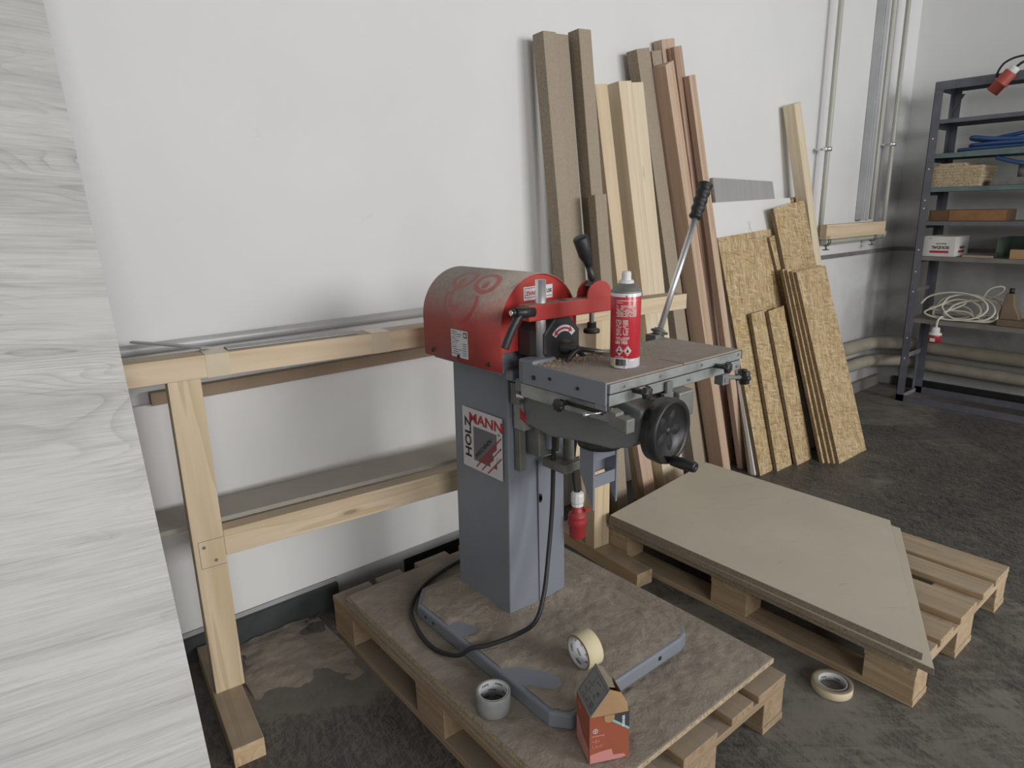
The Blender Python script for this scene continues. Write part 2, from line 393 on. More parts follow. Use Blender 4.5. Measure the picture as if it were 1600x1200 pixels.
def obj(name, bm, mats, parent=None, bevel=0.0, seg=2, world=False, loc=None, rot=None):
    """link a bmesh as ONE mesh object; world=True: bmesh is in room coordinates"""
    if world and parent is not None: bm.transform(Matrix.Translation(-ORI[root_of(parent).name]))
    bmesh.ops.recalc_face_normals(bm, faces=bm.faces[:])
    me = bpy.data.meshes.new(name); bm.to_mesh(me); bm.free()
    for m in (mats if isinstance(mats, (list, tuple)) else [mats]): me.materials.append(M[m] if isinstance(m, str) else m)
    o = bpy.data.objects.new(name, me); COL.objects.link(o)
    if parent is not None: o.parent = parent
    if loc is not None: o.location = loc
    if rot is not None: o.rotation_euler = rot
    if bevel:
        b = o.modifiers.new('bevel', 'BEVEL'); b.width = bevel; b.segments = seg; b.limit_method = 'ANGLE'; b.angle_limit = math.radians(40)
        b.harden_normals = False
    return o
def root_of(o):
    while o.parent is not None: o = o.parent
    return o
def thing(name, label, cat, loc=(0, 0, 0), rotz=0, group=None):
    o = bpy.data.objects.new(name, None); COL.objects.link(o); o.location = loc; o.rotation_euler = (0, 0, rotz)
    o.empty_display_size = .05; ORI[o.name] = Vector(loc)
    return tag(o, label, cat, group)
def tag(o, label, cat, group=None):
    o['label'] = label; o['category'] = cat
    if group: o['group'] = group
    if o.name not in ORI: ORI[o.name] = Vector(o.location)
    return o
def struct(name, bm, m, bevel=0):
    o = obj(name, bm, m, bevel=bevel); o['kind'] = 'structure'; return o
def textbm(s, size, extr=0.0004, bold=False, align='LEFT', narrow=1.0):
    cu = bpy.data.curves.new('t', 'FONT'); cu.body = s; cu.size = size; cu.extrude = extr; cu.align_x = align
    cu.offset = size*.022 if bold else 0; cu.resolution_u = 3
    o = bpy.data.objects.new('t', cu); COL.objects.link(o)
    dg = bpy.context.evaluated_depsgraph_get(); me = bpy.data.meshes.new_from_object(o.evaluated_get(dg))
    bm = bmesh.new(); bm.from_mesh(me); bmesh.ops.scale(bm, vec=(narrow, 1, 1), verts=bm.verts[:])
    bpy.data.objects.remove(o); bpy.data.curves.remove(cu); bpy.data.meshes.remove(me)
    return bm
def basis(o, ex, ey):
    ex, ey = Vector(ex).normalized(), Vector(ey).normalized(); ez = ex.cross(ey)
    return Matrix(((ex.x, ey.x, ez.x, o[0]), (ex.y, ey.y, ez.y, o[1]), (ex.z, ey.z, ez.z, o[2]), (0, 0, 0, 1)))
def merge(dst, src, mat=None, mi=0, fn=None):
    if mat is not None: src.transform(mat)
    mp = {}
    for v in src.verts:
        co = fn(v.co) if fn else v.co
        mp[v.index] = dst.verts.new(co)
    for f in src.faces:
        try:
            g = dst.faces.new([mp[v.index] for v in f.verts]); g.material_index = mi
        except ValueError: pass
    src.free()
def flat(bm, mat, x0, x1, y0, y1, t=.0004, mi=0):
    """thin printed patch in the plane of mat"""
    vs, fs = box(bm, x0, x1, y0, y1, -.0001, t, mat)
    for f in fs: f.material_index = mi
def flatpoly(bm, mat, pts, t=.0004, mi=0):
    A = [bm.verts.new(mat @ Vector((p[0], p[1], -.0001))) for p in pts]; B = [bm.verts.new(mat @ Vector((p[0], p[1], t))) for p in pts]
    n = len(pts); fs = [bm.faces.new(A[::-1]), bm.faces.new(B)]
    for i in range(n): fs.append(bm.faces.new((A[i], A[(i+1) % n], B[(i+1) % n], B[i])))
    for f in fs: f.material_index = mi
def put_text(bm, mat, s, x, y, size, mi=0, rot=0, bold=False, narrow=1.0, t=.0006):
    tb = textbm(s, size, t, bold, narrow=narrow); tb.verts.index_update()
    merge(bm, tb, mat @ Matrix.Translation((x, y, 0)) @ Matrix.Rotation(rot, 4, 'Z'), mi)

# ------------------------------------------------------------------ room shell
XR, YB, XL, YF, ZC = 5.26, 2.0625, -3.2, -4.5, 3.6
b = bm_new(); box(b, XL-.15, XR+.15, YF-.15, YB+.15, -.12, 0); struct('floor', b, 'floor')
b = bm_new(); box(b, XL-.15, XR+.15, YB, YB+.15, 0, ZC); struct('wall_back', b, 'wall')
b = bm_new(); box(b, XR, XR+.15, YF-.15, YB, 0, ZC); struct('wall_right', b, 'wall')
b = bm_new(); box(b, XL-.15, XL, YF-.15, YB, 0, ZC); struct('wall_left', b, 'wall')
b = bm_new(); box(b, XL-.15, XR+.15, YF-.15, YB+.15, ZC, ZC+.12); struct('ceiling', b, 'ceiling')
b = bm_new()                                   # wall behind the camera with two window openings
for x0, x1, z0, z1 in ((XL, -1.85, 0, ZC), (-1.85, .65, 0, 1.55), (-1.85, .65, 3.15, ZC), (.65, 1.85, 0, ZC), (1.85, 4.35, 0, 1.55), (1.85, 4.35, 3.15, ZC), (4.35, XR, 0, ZC)):
    box(b, x0, x1, YF-.15, YF, z0, z1)
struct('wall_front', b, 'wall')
for i, x0 in enumerate((-1.85, 1.85)):
    b = bm_new()
    for a, c_, d, e in ((x0, x0+.06, 1.55, 3.15), (x0+2.44, x0+2.5, 1.55, 3.15), (x0+1.22, x0+1.28, 1.61, 3.09), (x0+.06, x0+2.44, 1.55, 1.61), (x0+.06, x0+2.44, 3.09, 3.15)):
        box(b, a, c_, YF-.11, YF-.05, d, e)
    struct('window_%d' % (i+1), b, 'white')
b = bm_new(); box(b, XL, .83, 2.018, YB, 0, .082); struct('baseboard_back', b, 'skirting')
b = bm_new(); box(b, .83, 1.85, 2.030, YB, .082, .112); box(b, XL, .83, 2.034, YB, .082, .098); box(b, .83, 1.85, 2.030, YB, .066, .082); box(b, .83, 1.10, 2.030, YB, 0, .066); struct('trim_1', b, 'duct')
b = bm_new(); box(b, 1.10, 1.85, 2.040, YB, 0, .066); struct('painted_recess', b, 'black_clean')  # black strip painting the darkness of an opening below the trim
b = bm_new(); box(b, 4.2, 5.20, 2.03, YB, 0, .075); struct('baseboard_corner', b, 'shelf_board')
b = bm_new(); box(b, 5.235, XR, -2.0, 1.95, 0, .07); struct('baseboard_right', b, 'black_clean')

# pipes fixed to the walls -------------------------------------------------
def clamp_ring(bm, c, ax, r):
    c = Vector(c); a = Vector(ax)
    lathe(bm, c-a*.012, a, [(0, r), (0, r+.008), (.024, r+.008), (.024, r)], 20, close=True)
def pipe_thing(label, pts, r, mat, clamps, group=None, n=6, name='wall_pipe'):
    t = thing(name, label, 'pipe', pts[0], 0, group)
    b = bm_new(); tube(b, pts, r, 16, n); obj('pipe_run', b, mat, t, world=True)
    for c_, ax in clamps:
        b = bm_new(); clamp_ring(b, c_, ax, r+.0005); cyl(b, c_, (c_[0]-.02, YB-.001, c_[2]), .006, seg=8)
        box(b, c_[0]-r-.03, c_[0]-r-.007, c_[1]-.006, c_[1]+.006, c_[2]-.012, c_[2]+.012)
        obj('pipe_clamp', b, 'chrome', t, world=True)
    return t
pipe_thing('thin pale vertical wall pipe left of the grey duct', [(4.005, 1.99, 1.14), (4.005, 1.99, 2.4), (4.005, 1.99, 3.55)], .0145, 'pipe', [((4.005, 1.99, 1.63), (0, 0, 1))])
pipe_thing('thin pale vertical wall pipe right of the grey duct by the corner', [(4.87, 1.99, 1.16), (4.865, 1.99, 2.4), (4.865, 1.99, 3.55)], .0145, 'pipe', [((4.868, 1.99, 1.69), (0, 0, 1))])
t = thing('wall_pipe', 'short horizontal pipe under the wooden block on the wall', 'pipe', (4.06, 1.99, 1.10))
b = bm_new(); tube(b, [(4.06, 1.99, 1.10), (4.4, 1.99, 1.103), (4.86, 1.99, 1.106)], .018, 14, 3); tube(b, [(4.86, 1.99, 1.106), (4.885, 1.99, 1.115), (4.887, 1.99, 1.135)], .019, 14, 4); obj('pipe_run', b, 'pipe', t, world=True)
for xx in (4.09, 4.72):
    b = bm_new(); clamp_ring(b, (xx, 1.99, 1.10), (1, 0, 0), .0185); cyl(b, (xx, 1.99, 1.08), (xx, 1.985, 1.055), .006, seg=8); box(b, xx-.02, xx+.02, 1.975, 2.0, 1.05, 1.056); obj('pipe_clamp', b, 'dull_steel', t, world=True)
b = bm_new(); box(b, 4.598, 4.668, 2.012, YB-.001, 1.215, 3.58); box(b, 4.605, 4.612, 2.006, 2.012, 1.215, 3.58)
tag(obj('cable_duct', b, 'duct', bevel=.004), 'wide grey vertical metal duct on the back wall near the corner', 'duct')
b = bm_new(); tube(b, [(4.755, 2.03, 1.215), (4.755, 2.03, 2.4), (4.755, 2.03, 3.55)], .012, 10, 3)
tag(obj('wall_pipe', b, 'pipe'), 'thinnest vertical conduit squeezed between grey duct and corner pipe', 'pipe')
b = bm_new(); box(b, 4.15, 5.255, 2.05, YB-.0005, .985, 1.010); box(b, 5.246, 5.2595, 1.2, 2.05, .985, 1.01)  # dark stain line on both walls, built as a thin added strip
tag(obj('wall_stripe', b, 'shelf_board'), 'flat dark strip running across the wall into the corner', 'stripe')
b = bm_new(); box(b, 3.955, 4.75, 1.925, 1.968, 1.121, 1.205)
o = tag(obj('wood_block', b, 'pine_x', bevel=.003), 'pale wood beam lying on the short wall pipe below the duct', 'timber')
def lag(label, z0, off):
    p = [(3.6, 2.0, z0+.012), (4.5, 2.0, z0), (4.88, 1.99, z0-.004), (5.08, 1.94, z0-.02), (5.18, 1.84, z0-.03), (5.208, 1.6, z0-.045), (5.208, .5, z0-.06), (5.208, -1.5, z0-.07)]
    b = bm_new(); tube(b, p, .044 if not off else .042, 18, 8)
    return tag(obj('heating_pipe', b, 'lagging'), label, 'pipe')
lag('upper thick lagged heating pipe bending round the room corner', .365, 0)
lag('lower thick lagged heating pipe bending round the room corner', .238, 1)
b = bm_new(); cyl(b, (-1.2, 2.03, .985), (2.4, 2.03, .99), .016, seg=16)
tag(obj('wall_pipe', b, 'duct'), 'grey horizontal pipe on the wall just above the trestle rail', 'pipe')

# drift of sawdust on the floor by the skirting, between trestle and pallet
b = bm_new(); V = {}; st = .008
for i in range(46):
    for j in range(58):
        x, y = .385+i*st, 1.555+j*st
        if y > 2.012 or x < .428: continue
        m = .95-math.hypot((x-.60)/.20, (y-1.88)/.25)+.95*noise.noise(Vector((x*9, y*7, 4)))+.25*noise.noise(Vector((x*30, y*26, 6)))
        if x > .742: continue
        if m > -.05: V[i, j] = b.verts.new((x, y, -.0012+min(.010, (m+.02)*.012)+min(1, max(0, m*3))*(max(0, .006*noise.noise(Vector((x*26, y*34, 1))))+.003*abs(noise.noise(Vector((x*70, y*60, 2)))))))
for (i, j) in list(V):
    q = [V.get(k) for k in ((i, j), (i+1, j), (i+1, j+1), (i, j+1))]
    if all(q): f = b.faces.new(q); f.smooth = True
bmesh.ops.delete(b, geom=[v for v in b.verts if not v.link_faces], context='VERTS')
o = obj('sawdust_drift', b, 'dustboard'); tag(o, 'thin drift of sawdust on the floor between trestle foot and machine pallet', 'sawdust'); o['kind'] = 'stuff'

# ------------------------------------------------------------------ white panels and trestle on the left
b = bm_new(); prism(b, [(2.013, .113), (2.029, .113), (2.045, .83), (2.029, .83)], 'x', -.35, 1.72)
t = thing('laminated_board', 'wide white laminated panel leaning on the wall behind the trestle', 'panel', (.7, 2.02, .1))
obj('board', b, 'white_lam', t, bevel=.001, world=True)
b = bm_new(); box(b, .345, 1.72, 2.008, 2.036, .8305, .866); obj('edge_strip', b, 'brown_card', t, world=True)['label'] = 'brown board strip along the top edge'

RB = math.radians(-5.3)
t = thing('wooden_trestle', 'long pale timber trestle frame with two posts behind the machine', 'trestle', (.34, 1.75, 0), RB)
def tb(name, x0, x1, y0, y1, z0, z1, m, bev=.002, parent=t, label=None):
    b = bm_new(); box(b, x0, x1, y0, y1, z0, z1); o = obj(name, b, m, parent, bev)
    if label: o['label'] = label
    return o
p1 = tb('post', 0, .076, 0, .055, .055, .945, 'pine')
tb('post', 1.372, 1.448, 0, .055, .055, .945, 'pine')
tb('foot', -.008, .068, -.238, .258, 0, .055, 'pine_y')
tb('foot', 1.372, 1.448, -.235, .258, 0, .055, 'pine_y')
tb('lower_rail', .0765, 1.3715, .002, .05, .455, .528, 'pine_x')
rail = tb('top_rail', -1.0, 1.83, -.004, .072, .945, 1.003, 'pine_x')
tb('shelf_board', -.42, 1.40, .057, .205, .5285, .542, 'dusty_lam')
for xa in (.092, .532):
    b = bm_new(); box(b, xa, xa+.055, -.0048, -.0040, .945, 1.004); box(b, xa, xa+.055, -.0048, .073, 1.0031, 1.0042); obj('tape_band', b, 'tape_strip', rail)
for sx, sz in ((.025, .495), (.05, .452)):
    b = bm_new(); cyl(b, (sx, -.0015, sz), (sx, .004, sz), .0045, seg=12); obj('screw', b, 'dull_steel', p1)
b = bm_new()
for z_ in (.435, .512): box(b, .012, .074, -.0004, .0002, z_, z_+.0012)
box(b, .012, .0132, -.0004, .0002, .435, .513)
obj('pencil_mark', b, 'ink_grey', p1)
b = bm_new()
prism(b, [(.15, .02), (.50, .02), (.50, .062), (.15, .062)], 'z', 1.0045, 1.0075)
o = obj('laminate_strip', b, 'grey_lam'); o.location = (.34, 1.75, 0); o.rotation_euler = (0, 0, RB)
tag(o, 'thin grey laminate strip lying flat on the trestle rail', 'offcut')
b = bm_new(); prism(b, [(.312, 1.985), (.322, 2.005), (.465, 1.808), (.44, 1.797)], 'z', 0, .004)
for v in b.verts: v.co.z += 1.0062+(.46-v.co.x)*.06
tag(obj('laminate_offcut', b, 'grey_lam'), 'narrow pointed laminate offcut sticking out over the trestle rail end', 'offcut')

# big pale oak board in the left foreground, leaning back against the trestle
b = bm_new()
ya, yt, zt = 1.20, 2.035, 2.37
def py(z): return ya+(yt-ya)*z/zt
nx = Vector((0, zt, -(yt-ya))).normalized()*.018
vs = []
for (x, z) in ((-1.9, 0), (.215, 0), (.243, zt), (-1.9, zt)):
    vs.append((b.verts.new((x, py(z), z)), b.verts.new((x, py(z)+nx.y, max(0, z+nx.z)))))
A = [v[0] for v in vs]; B = [v[1] for v in vs]
b.faces.new(A); b.faces.new(B[::-1])
for i in range(4): b.faces.new((A[i], A[(i+1) % 4], B[(i+1) % 4], B[i]))
tag(obj('oak_laminate_panel', b, 'oak'), 'tall pale grey oak-grain panel leaning at the far left edge', 'panel')

# ------------------------------------------------------------------ timbers leaning on the back wall
def lean(name, xb, xt, w, yb, yt, zt, th, mats, label, cat='timber', group=None, wb=None, skew=0.0):
    """plank whose front face runs from (xb,yb,0) to (xt,yt,zt); local z along the plank, bottom cut level with the floor"""
    B0, T0 = Vector((xb, yb, 0)), Vector((xt, yt, zt)); ax = (T0-B0); Lg = ax.length; ax.normalize()
    ex = (Vector((1, 0, 0))-ax*ax.x); ex = (ex+Vector((0, 0, 0))).normalized(); ey = ax.cross(ex)
    if ey.y < 0: ey = -ey
    ez = ax
    Mw = Matrix(((ex.x, ey.x, ez.x, B0.x), (ex.y, ey.y, ez.y, B0.y), (ex.z, ey.z, ez.z, 0), (0, 0, 0, 1)))
    bm = bm_new(); wb = wb or w; V = {}
    for i, sx in enumerate((-1, 1)):
        for j, sy in enumerate((0, 1)):
            x, y = sx*wb/2, sy*th
            p = ex*x+ey*y; zl = -p.z/ez.z            # level cut
            V[i, j, 0] = bm.verts.new((x, y, zl)); x = sx*w/2
            V[i, j, 1] = bm.verts.new((x, y, Lg+skew*sx))
    F = [((0, 0, 0), (1, 0, 0), (1, 0, 1), (0, 0, 1)), ((0, 1, 0), (0, 1, 1), (1, 1, 1), (1, 1, 0)), ((0, 0, 0), (0, 0, 1), (0, 1, 1), (0, 1, 0)),
         ((1, 0, 0), (1, 1, 0), (1, 1, 1), (1, 0, 1)), ((0, 0, 0), (0, 1, 0), (1, 1, 0), (1, 0, 0)), ((0, 0, 1), (1, 0, 1), (1, 1, 1), (0, 1, 1))]
    for k, f in enumerate(F):
        g = bm.faces.new([V[q] for q in f])
        if isinstance(mats, (list, tuple)) and len(mats) > 1 and k > 1: g.material_index = 1
    o = obj(name, bm, mats, bevel=.0015 if th > .03 else 0)
    o.matrix_world = Mw; tag(o, label, cat, group); return o
CH_ = ['chip_face', 'chip_edge']; OS = ['osb', 'osb_edge']
G1 = 'chipboard strips leaning on the wall'; G2 = 'pale pine battens leaning on the wall'; G3 = 'reddish timbers leaning on the wall'
lean('chipboard_strip', 1.900, 1.797, .064, 1.83, 1.955, 1.953, .058, CH_, 'leftmost brown chipboard strip leaning on the wall', group=G1)
lean('chipboard_strip', 1.990, 1.887, .066, 1.87, 1.985, 1.961, .05, CH_, 'chipboard strip second from the left, set back between two others', group=G1)
lean('chipboard_strip', 2.085, 1.967, .066, 1.82, 1.945, 1.981, .058, CH_, 'chipboard strip third from the left with dark speckled edge, tallest of its bundle', group=G1)
lean('chipboard_strip', 2.045, 1.970, .064, 1.768, 1.858, 1.383, .04, CH_, 'shorter chipboard strip standing in front of the left bundle', group=G1)
lean('pine_batten', 2.215, 2.075, .07, 1.745, 1.815, .85, .03, 'pink', 'short reddish batten low behind the machine chute')
lean('pine_batten', 2.305, 2.077, .072, 1.85, 1.963, 1.803, .055, 'pine', 'yellowish pine batten, leftmost of the pale pine group', group=G2)
lean('pine_batten', 2.400, 2.196, .077, 1.79, 1.944, 1.823, .078, 'pine_pale', 'thick pale pine batten in the middle of the pale group', group=G2)
lean('pine_batten', 2.488, 2.272, .072, 1.80, 1.945, 1.825, .055, 'pine_pale', 'pale pine batten, rightmost of the pale pine group', group=G2)
lean('chipboard_strip', 2.745, 2.336, .084, 1.865, 1.974, 1.964, .055, CH_, 'wide chipboard strip between pale pine and reddish timbers', group=G1)
lean('chipboard_strip', 2.830, 2.450, .064, 1.895, 1.997, 1.973, .045, CH_, 'narrow chipboard strip just behind the reddish timbers', group=G1)
lean('red_timber', 2.930, 2.535, .090, 1.948, 2.005, 2.03, .045, 'pink', 'tallest reddish timber at the back of the red bundle', group=G3)
lean('red_timber', 3.005, 2.548, .055, 1.858, 1.962, 1.995, .038, 'pinkdark', 'darker rough reddish timber in the middle of the red bundle', group=G3)
lean('red_timber', 2.857, 2.424, .058, 1.785, 1.905, 1.908, .085, ['pine_rose', 'pink'], 'thick reddish timber at the left front of the red bundle', group=G3, skew=.006)
lean('red_timber', 2.985, 2.602, .046, 1.768, 1.922, 1.88, .028, ['pine_rose', 'pink'], 'rightmost narrow reddish timber next to the white board', group=G3)
lean('grey_board', 3.208, 3.248, .555, 1.700, 2.044, 1.457, .015, ['grey_lam', 'chip_edge'], 'grey wood-grain board leaning behind the white board', 'board')
lean('white_board', 3.307, 3.272, .745, 1.680, 1.998, 1.352, .018, 'white_lam', 'white board with pencil cross leaning behind the OSB sheet', 'board')
lean('osb_sheet', 3.200, 3.134, .505, 1.656, 1.942, 1.190, .016, OS, 'wide OSB sheet with the short OSB strips standing before it', 'board')
G4 = 'OSB strips'
lean('osb_strip', 3.135, 3.099, .145, 1.63, 1.819, .804, .018, OS, 'short OSB strip standing left of its equally short neighbour', 'board', G4)
lean('osb_strip', 3.290, 3.222, .150, 1.605, 1.795, .809, .018, OS, 'short OSB strip standing between the other short one and tall stack', 'board', G4)
lean('osb_strip', 3.692, 3.470, .31, 1.645, 1.924, 1.188, .014, OS, 'OSB strip behind the tall one, its dark left edge showing', 'board', G4)
lean('osb_strip', 3.675, 3.516, .33, 1.619, 1.932, 1.328, .020, OS, 'tallest OSB strip leaning above the stack', 'board', G4)
lean('osb_strip', 3.97, 3.750, .20, 1.89, 2.008, 1.365, .016, OS, 'OSB strip mostly hidden, only its top corner shows by the batten', 'board', G4)
lean('pine_batten', 4.095, 3.598, .07, 1.80, 1.975, 1.848, .065, 'pine_pale', 'tall pine batten leaning alone right of the boards', group=G2)
for k, nm in enumerate(('front OSB board of the leaning stack', 'second OSB board of the leaning stack, behind the front one', 'third OSB board of the leaning stack', 'rearmost OSB board of the leaning stack')):
    lean('osb_board', 3.554-.019*k, 3.506-.010*k, .315, 1.47+.0200*k, 1.773+.0195*k, .994+.003*k, .0175, OS if k != 1 else ['osb_dark', 'osb_edge'], nm, 'board', 'stacked OSB boards')
b = bm_new()
mt = basis((3.165, 1.9700, 1.238), (1, 0, 0), (0, .2233, .9747)) # pencil cross on the white board
wb_ = next(o for o in COL.objects if o.name == 'white_board')
inv = wb_.matrix_world.inverted()
for s in (-1, 1):
    a = math.atan2(.05, .028*s)
    m_ = Matrix.Translation((-.072, -.0003, 1.258)) @ basis((0, 0, 0), (math.cos(a), 0, math.sin(a)), (-math.sin(a), 0, math.cos(a)))
    box(b, -.03, .03, -.0007, .0007, -.0002, .0002, m_)
obj('pencil_mark', b, 'ink_grey', wb_)

# ------------------------------------------------------------------ pallets
def pallet(label, x0, x1, y0, y1, my, mx, loc):
    t = thing('wooden_pallet', label, 'pallet', (loc[0], loc[1], 0), 0, 'wooden pallets on the floor')
    w, l = x1-x0, y1-y0
    bw = .14*w/.8
    for cx in (bw/2, w*.27, w/2, w*.73, w-bw/2):
        hw = (bw if cx in (bw/2, w/2, w-bw/2) else bw*.72)/2
        b = bm_new(); box(b, x0+cx-hw, x0+cx+hw, y0, y1, .1155, .137); obj('deck_board', b, my, t, .002, world=True)
    for cy in (.07, l/2, l-.07):
        b = bm_new(); box(b, x0+.001, x1-.001, y0+cy-.069, y0+cy+.069, .095, .1153); obj('cross_board', b, mx, t, .002, world=True)
    for cx, hw in ((.048, .048), (w/2, .069), (w-.048, .048)):
        for cy in (.0695, l/2, l-.0695):
            b = bm_new(); box(b, x0+cx-hw+.001, x0+cx+hw-.001, y0+cy-.067, y0+cy+.067, .0205, .0948); o = obj('block', b, my, t, .002, world=True)
        b = bm_new(); box(b, x0+cx-hw, x0+cx+hw, y0, y1, 0, .0203); obj('bottom_board', b, my, t, .002, world=True)
    return t
pallet('dusty pallet under the machine in the foreground', .747, 1.490, .722, 1.872, 'pallet_old_y', 'pallet_old_x', (1.12, 1.3))
pallet('clean pallet on the right carrying the cut chipboard sheets', 1.787, 2.548, .512, 1.662, 'pallet_y', 'pallet_x', (2.17, 1.1))

def edge_sheet(name, pts, z0, z1, label, group=None, top='mdf', jag=0):
    b = bm_new(); n = len(pts)
    A = [b.verts.new((p[0], p[1], z0)) for p in pts]; B = [b.verts.new((p[0], p[1], z1)) for p in pts]
    b.faces.new(A[::-1]); f = b.faces.new(B)
    for i in range(n): g = b.faces.new((A[i], A[(i+1) % n], B[(i+1) % n], B[i])); g.material_index = 1
    o = obj(name, b, [top, 'chip_edge'], bevel=.0008, seg=1); return tag(o, label, 'board', group)
# stack of cut chipboard sheets on the right-hand pallet (cut on a slant)
GS = 'chipboard sheets stacked on the right pallet'
edge_sheet('chipboard_sheet', [(1.748, .512), (2.50, .86), (2.50, 1.668), (1.765, 1.606)], .1375, .158, 'lowest cut chipboard sheet of the stack on the right pallet', GS)
edge_sheet('chipboard_sheet', [(1.737, .462), (2.485, .835), (2.487, 1.664), (1.754, 1.592)], .1587, .178, 'middle cut chipboard sheet of the stack on the right pallet', GS)
edge_sheet('chipboard_sheet', [(1.750, .496), (2.478, .870), (2.475, 1.660), (1.750, 1.584)], .1787, .199, 'uppermost pale cut chipboard sheet, smudged with dust', GS)

# ------------------------------------------------------------------ dusty boards under the machine
out = [(.872, 1.545), (.93, 1.615), (1.33, 1.615), (1.378, 1.57), (1.378, .985), (1.372, .962), (1.355, .944), (1.325, .936), (.985, .936), (.905, .925), (.872, .968)]
def inside(x, y, poly):
    c = False; j = len(poly)-1
    for i in range(len(poly)):
        if (poly[i][1] > y) != (poly[j][1] > y) and x < (poly[j][0]-poly[i][0])*(y-poly[i][1])/(poly[j][1]-poly[i][1])+poly[i][0]: c = not c
        j = i
    return c
def edge_d(x, y, poly):
    d = 9
    for i in range(len(poly)):
        a = Vector(poly[i]); q = Vector(poly[(i+1) % len(poly)]); p = Vector((x, y)); t_ = max(0, min(1, (p-a).dot(q-a)/(q-a).length_squared)); d = min(d, (a+(q-a)*t_-p).length)
    return d

ZB = .163
b = bm_new()
box(b, .750, 1.474, .770, 1.782, .1375, .149)
tag(obj('base_board', b, ['chip_edge']), 'lower thin chipboard directly on the dusty pallet, its edge showing', 'board', 'boards under the machine')
b = bm_new(); nx_, ny_ = 130, 180
x0, x1, y0, y1 = .762, 1.492, .760, 1.798
g = [[None]*(ny_+1) for _ in range(nx_+1)]
for i in range(nx_+1):
    for j in range(ny_+1):
        x = x0+(x1-x0)*i/nx_; y = y0+(y1-y0)*j/ny_
        e = min(1, min(x-x0, x1-x, y-y0, y1-y)/.04)
        h = noise.noise(Vector((x*9, y*9, 0)))*.0022+noise.noise(Vector((x*28, y*22, 3)))*.0018+abs(noise.noise(Vector((x*14, y*30, 5))))*.0024+noise.noise(Vector((x*80, y*70, 8)))*.0007
        fr = max(0, 1-abs(y-.92)/.25)
        if inside(x, y, out) or edge_d(x, y, out) < .004: e = 0
        if math.hypot(x-.926, y-.866) < .078 or math.hypot(x-.813, y-1.102) < .052: e = .15
        g[i][j] = b.verts.new((x, y, ZB+e*(h*(.6+fr)+.0006)))
for i in range(nx_):
    for j in range(ny_):
        f = b.faces.new((g[i][j], g[i+1][j], g[i+1][j+1], g[i][j+1])); f.smooth = True
rim = [g[i][0] for i in range(nx_+1)]+[g[nx_][j] for j in range(1, ny_+1)]+[g[i][ny_] for i in range(nx_-1, -1, -1)]+[g[0][j] for j in range(ny_-1, 0, -1)]
low = [b.verts.new((v.co.x, v.co.y, .1495)) for v in rim]
for i in range(len(rim)):
    f = b.faces.new((rim[i], low[i], low[(i+1) % len(rim)], rim[(i+1) % len(rim)])); f.material_index = 1
f = b.faces.new(low); f.material_index = 1
tag(obj('base_board', b, ['dustboard', 'chip_light']), 'upper chipboard under the machine, covered in sawdust and holding the tape', 'board', 'boards under the machine')

# ------------------------------------------------------------------ the slot mortising machine
T = thing('mortising_machine', 'grey and red slot mortising machine on a dusty board in the middle', 'machine', (1.14, 1.3, ZB+.0015))
def mp(name, b, m, parent=None, bevel=0.0, label=None, seg=2):
    o = obj(name, b, m, parent or T, bevel, seg, world=True)
    if label: o['label'] = label
    return o
# base plate with settled sawdust on it
b = bm_new(); prism(b, out, 'z', ZB+.0016, .207); base = mp('base_plate', b, 'blue_grey_clean', bevel=.007, seg=3)
b = bm_new(); st = .006; V = {}
def hole(x, y):      # patches wiped clean, where the paint shows through
    r = 9
    for cx, cy, a, rx, ry in ((.925, 1.08, .5, .034, .085), (.905, 1.36, .4, .03, .05)):
        dx, dy = x-cx, y-cy; u_, v_ = dx*math.cos(a)+dy*math.sin(a), -dx*math.sin(a)+dy*math.cos(a)
        r = min(r, math.hypot(u_/rx, v_/ry)+.25*noise.noise(Vector((x*30, y*30, 1))))
    return r
for i in range(int(.52/st)):
    for j in range(int(.71/st)):
        x, y = .866+i*st, .920+j*st
        if inside(x, y, out) and edge_d(x, y, out) > .0075:
            e = min(1, (edge_d(x, y, out)-.0075)/.02)*min(1, max(0, (hole(x, y)-.85)*2.2))
            near = max(0, 1-math.hypot(max(0, abs(x-1.137)-.105), max(0, abs(y-1.43)-.125))/.07)
            h = .0034+.0055*noise.noise(Vector((x*9, y*8, 2)))+.0042*abs(noise.noise(Vector((x*26, y*20, 7))))+.0016*noise.noise(Vector((x*75, y*60, 9)))+.011*near*near
            V[i, j] = b.verts.new((x, y, .2066+max(-.0006, min(1, (hole(x, y)-.85)*3))*.0012+max(0, e*max(0.001, h))))
for (i, j), v in list(V.items()):
    q = [V.get(k) for k in ((i, j), (i+1, j), (i+1, j+1), (i, j+1))]
    if all(q): f = b.faces.new(q); f.smooth = True
bmesh.ops.delete(b, geom=[v for v in b.verts if not v.link_faces], context='VERTS')
so = mp('sawdust_layer', b, 'dustboard', base); so['kind'] = 'stuff'; so['label'] = 'drifts of brown sawdust on the base'
b = bm_new(); cyl(b, (1.235, .9375, .190), (1.235, .9345, .190), .006, seg=14); mp('hole', b, 'black_clean', base)
for yy in (1.50, 1.46):
    b = bm_new(); cyl(b, (.8735, yy, .188), (.8708, yy, .188), .005, seg=12); mp('hole', b, 'black_clean', base)
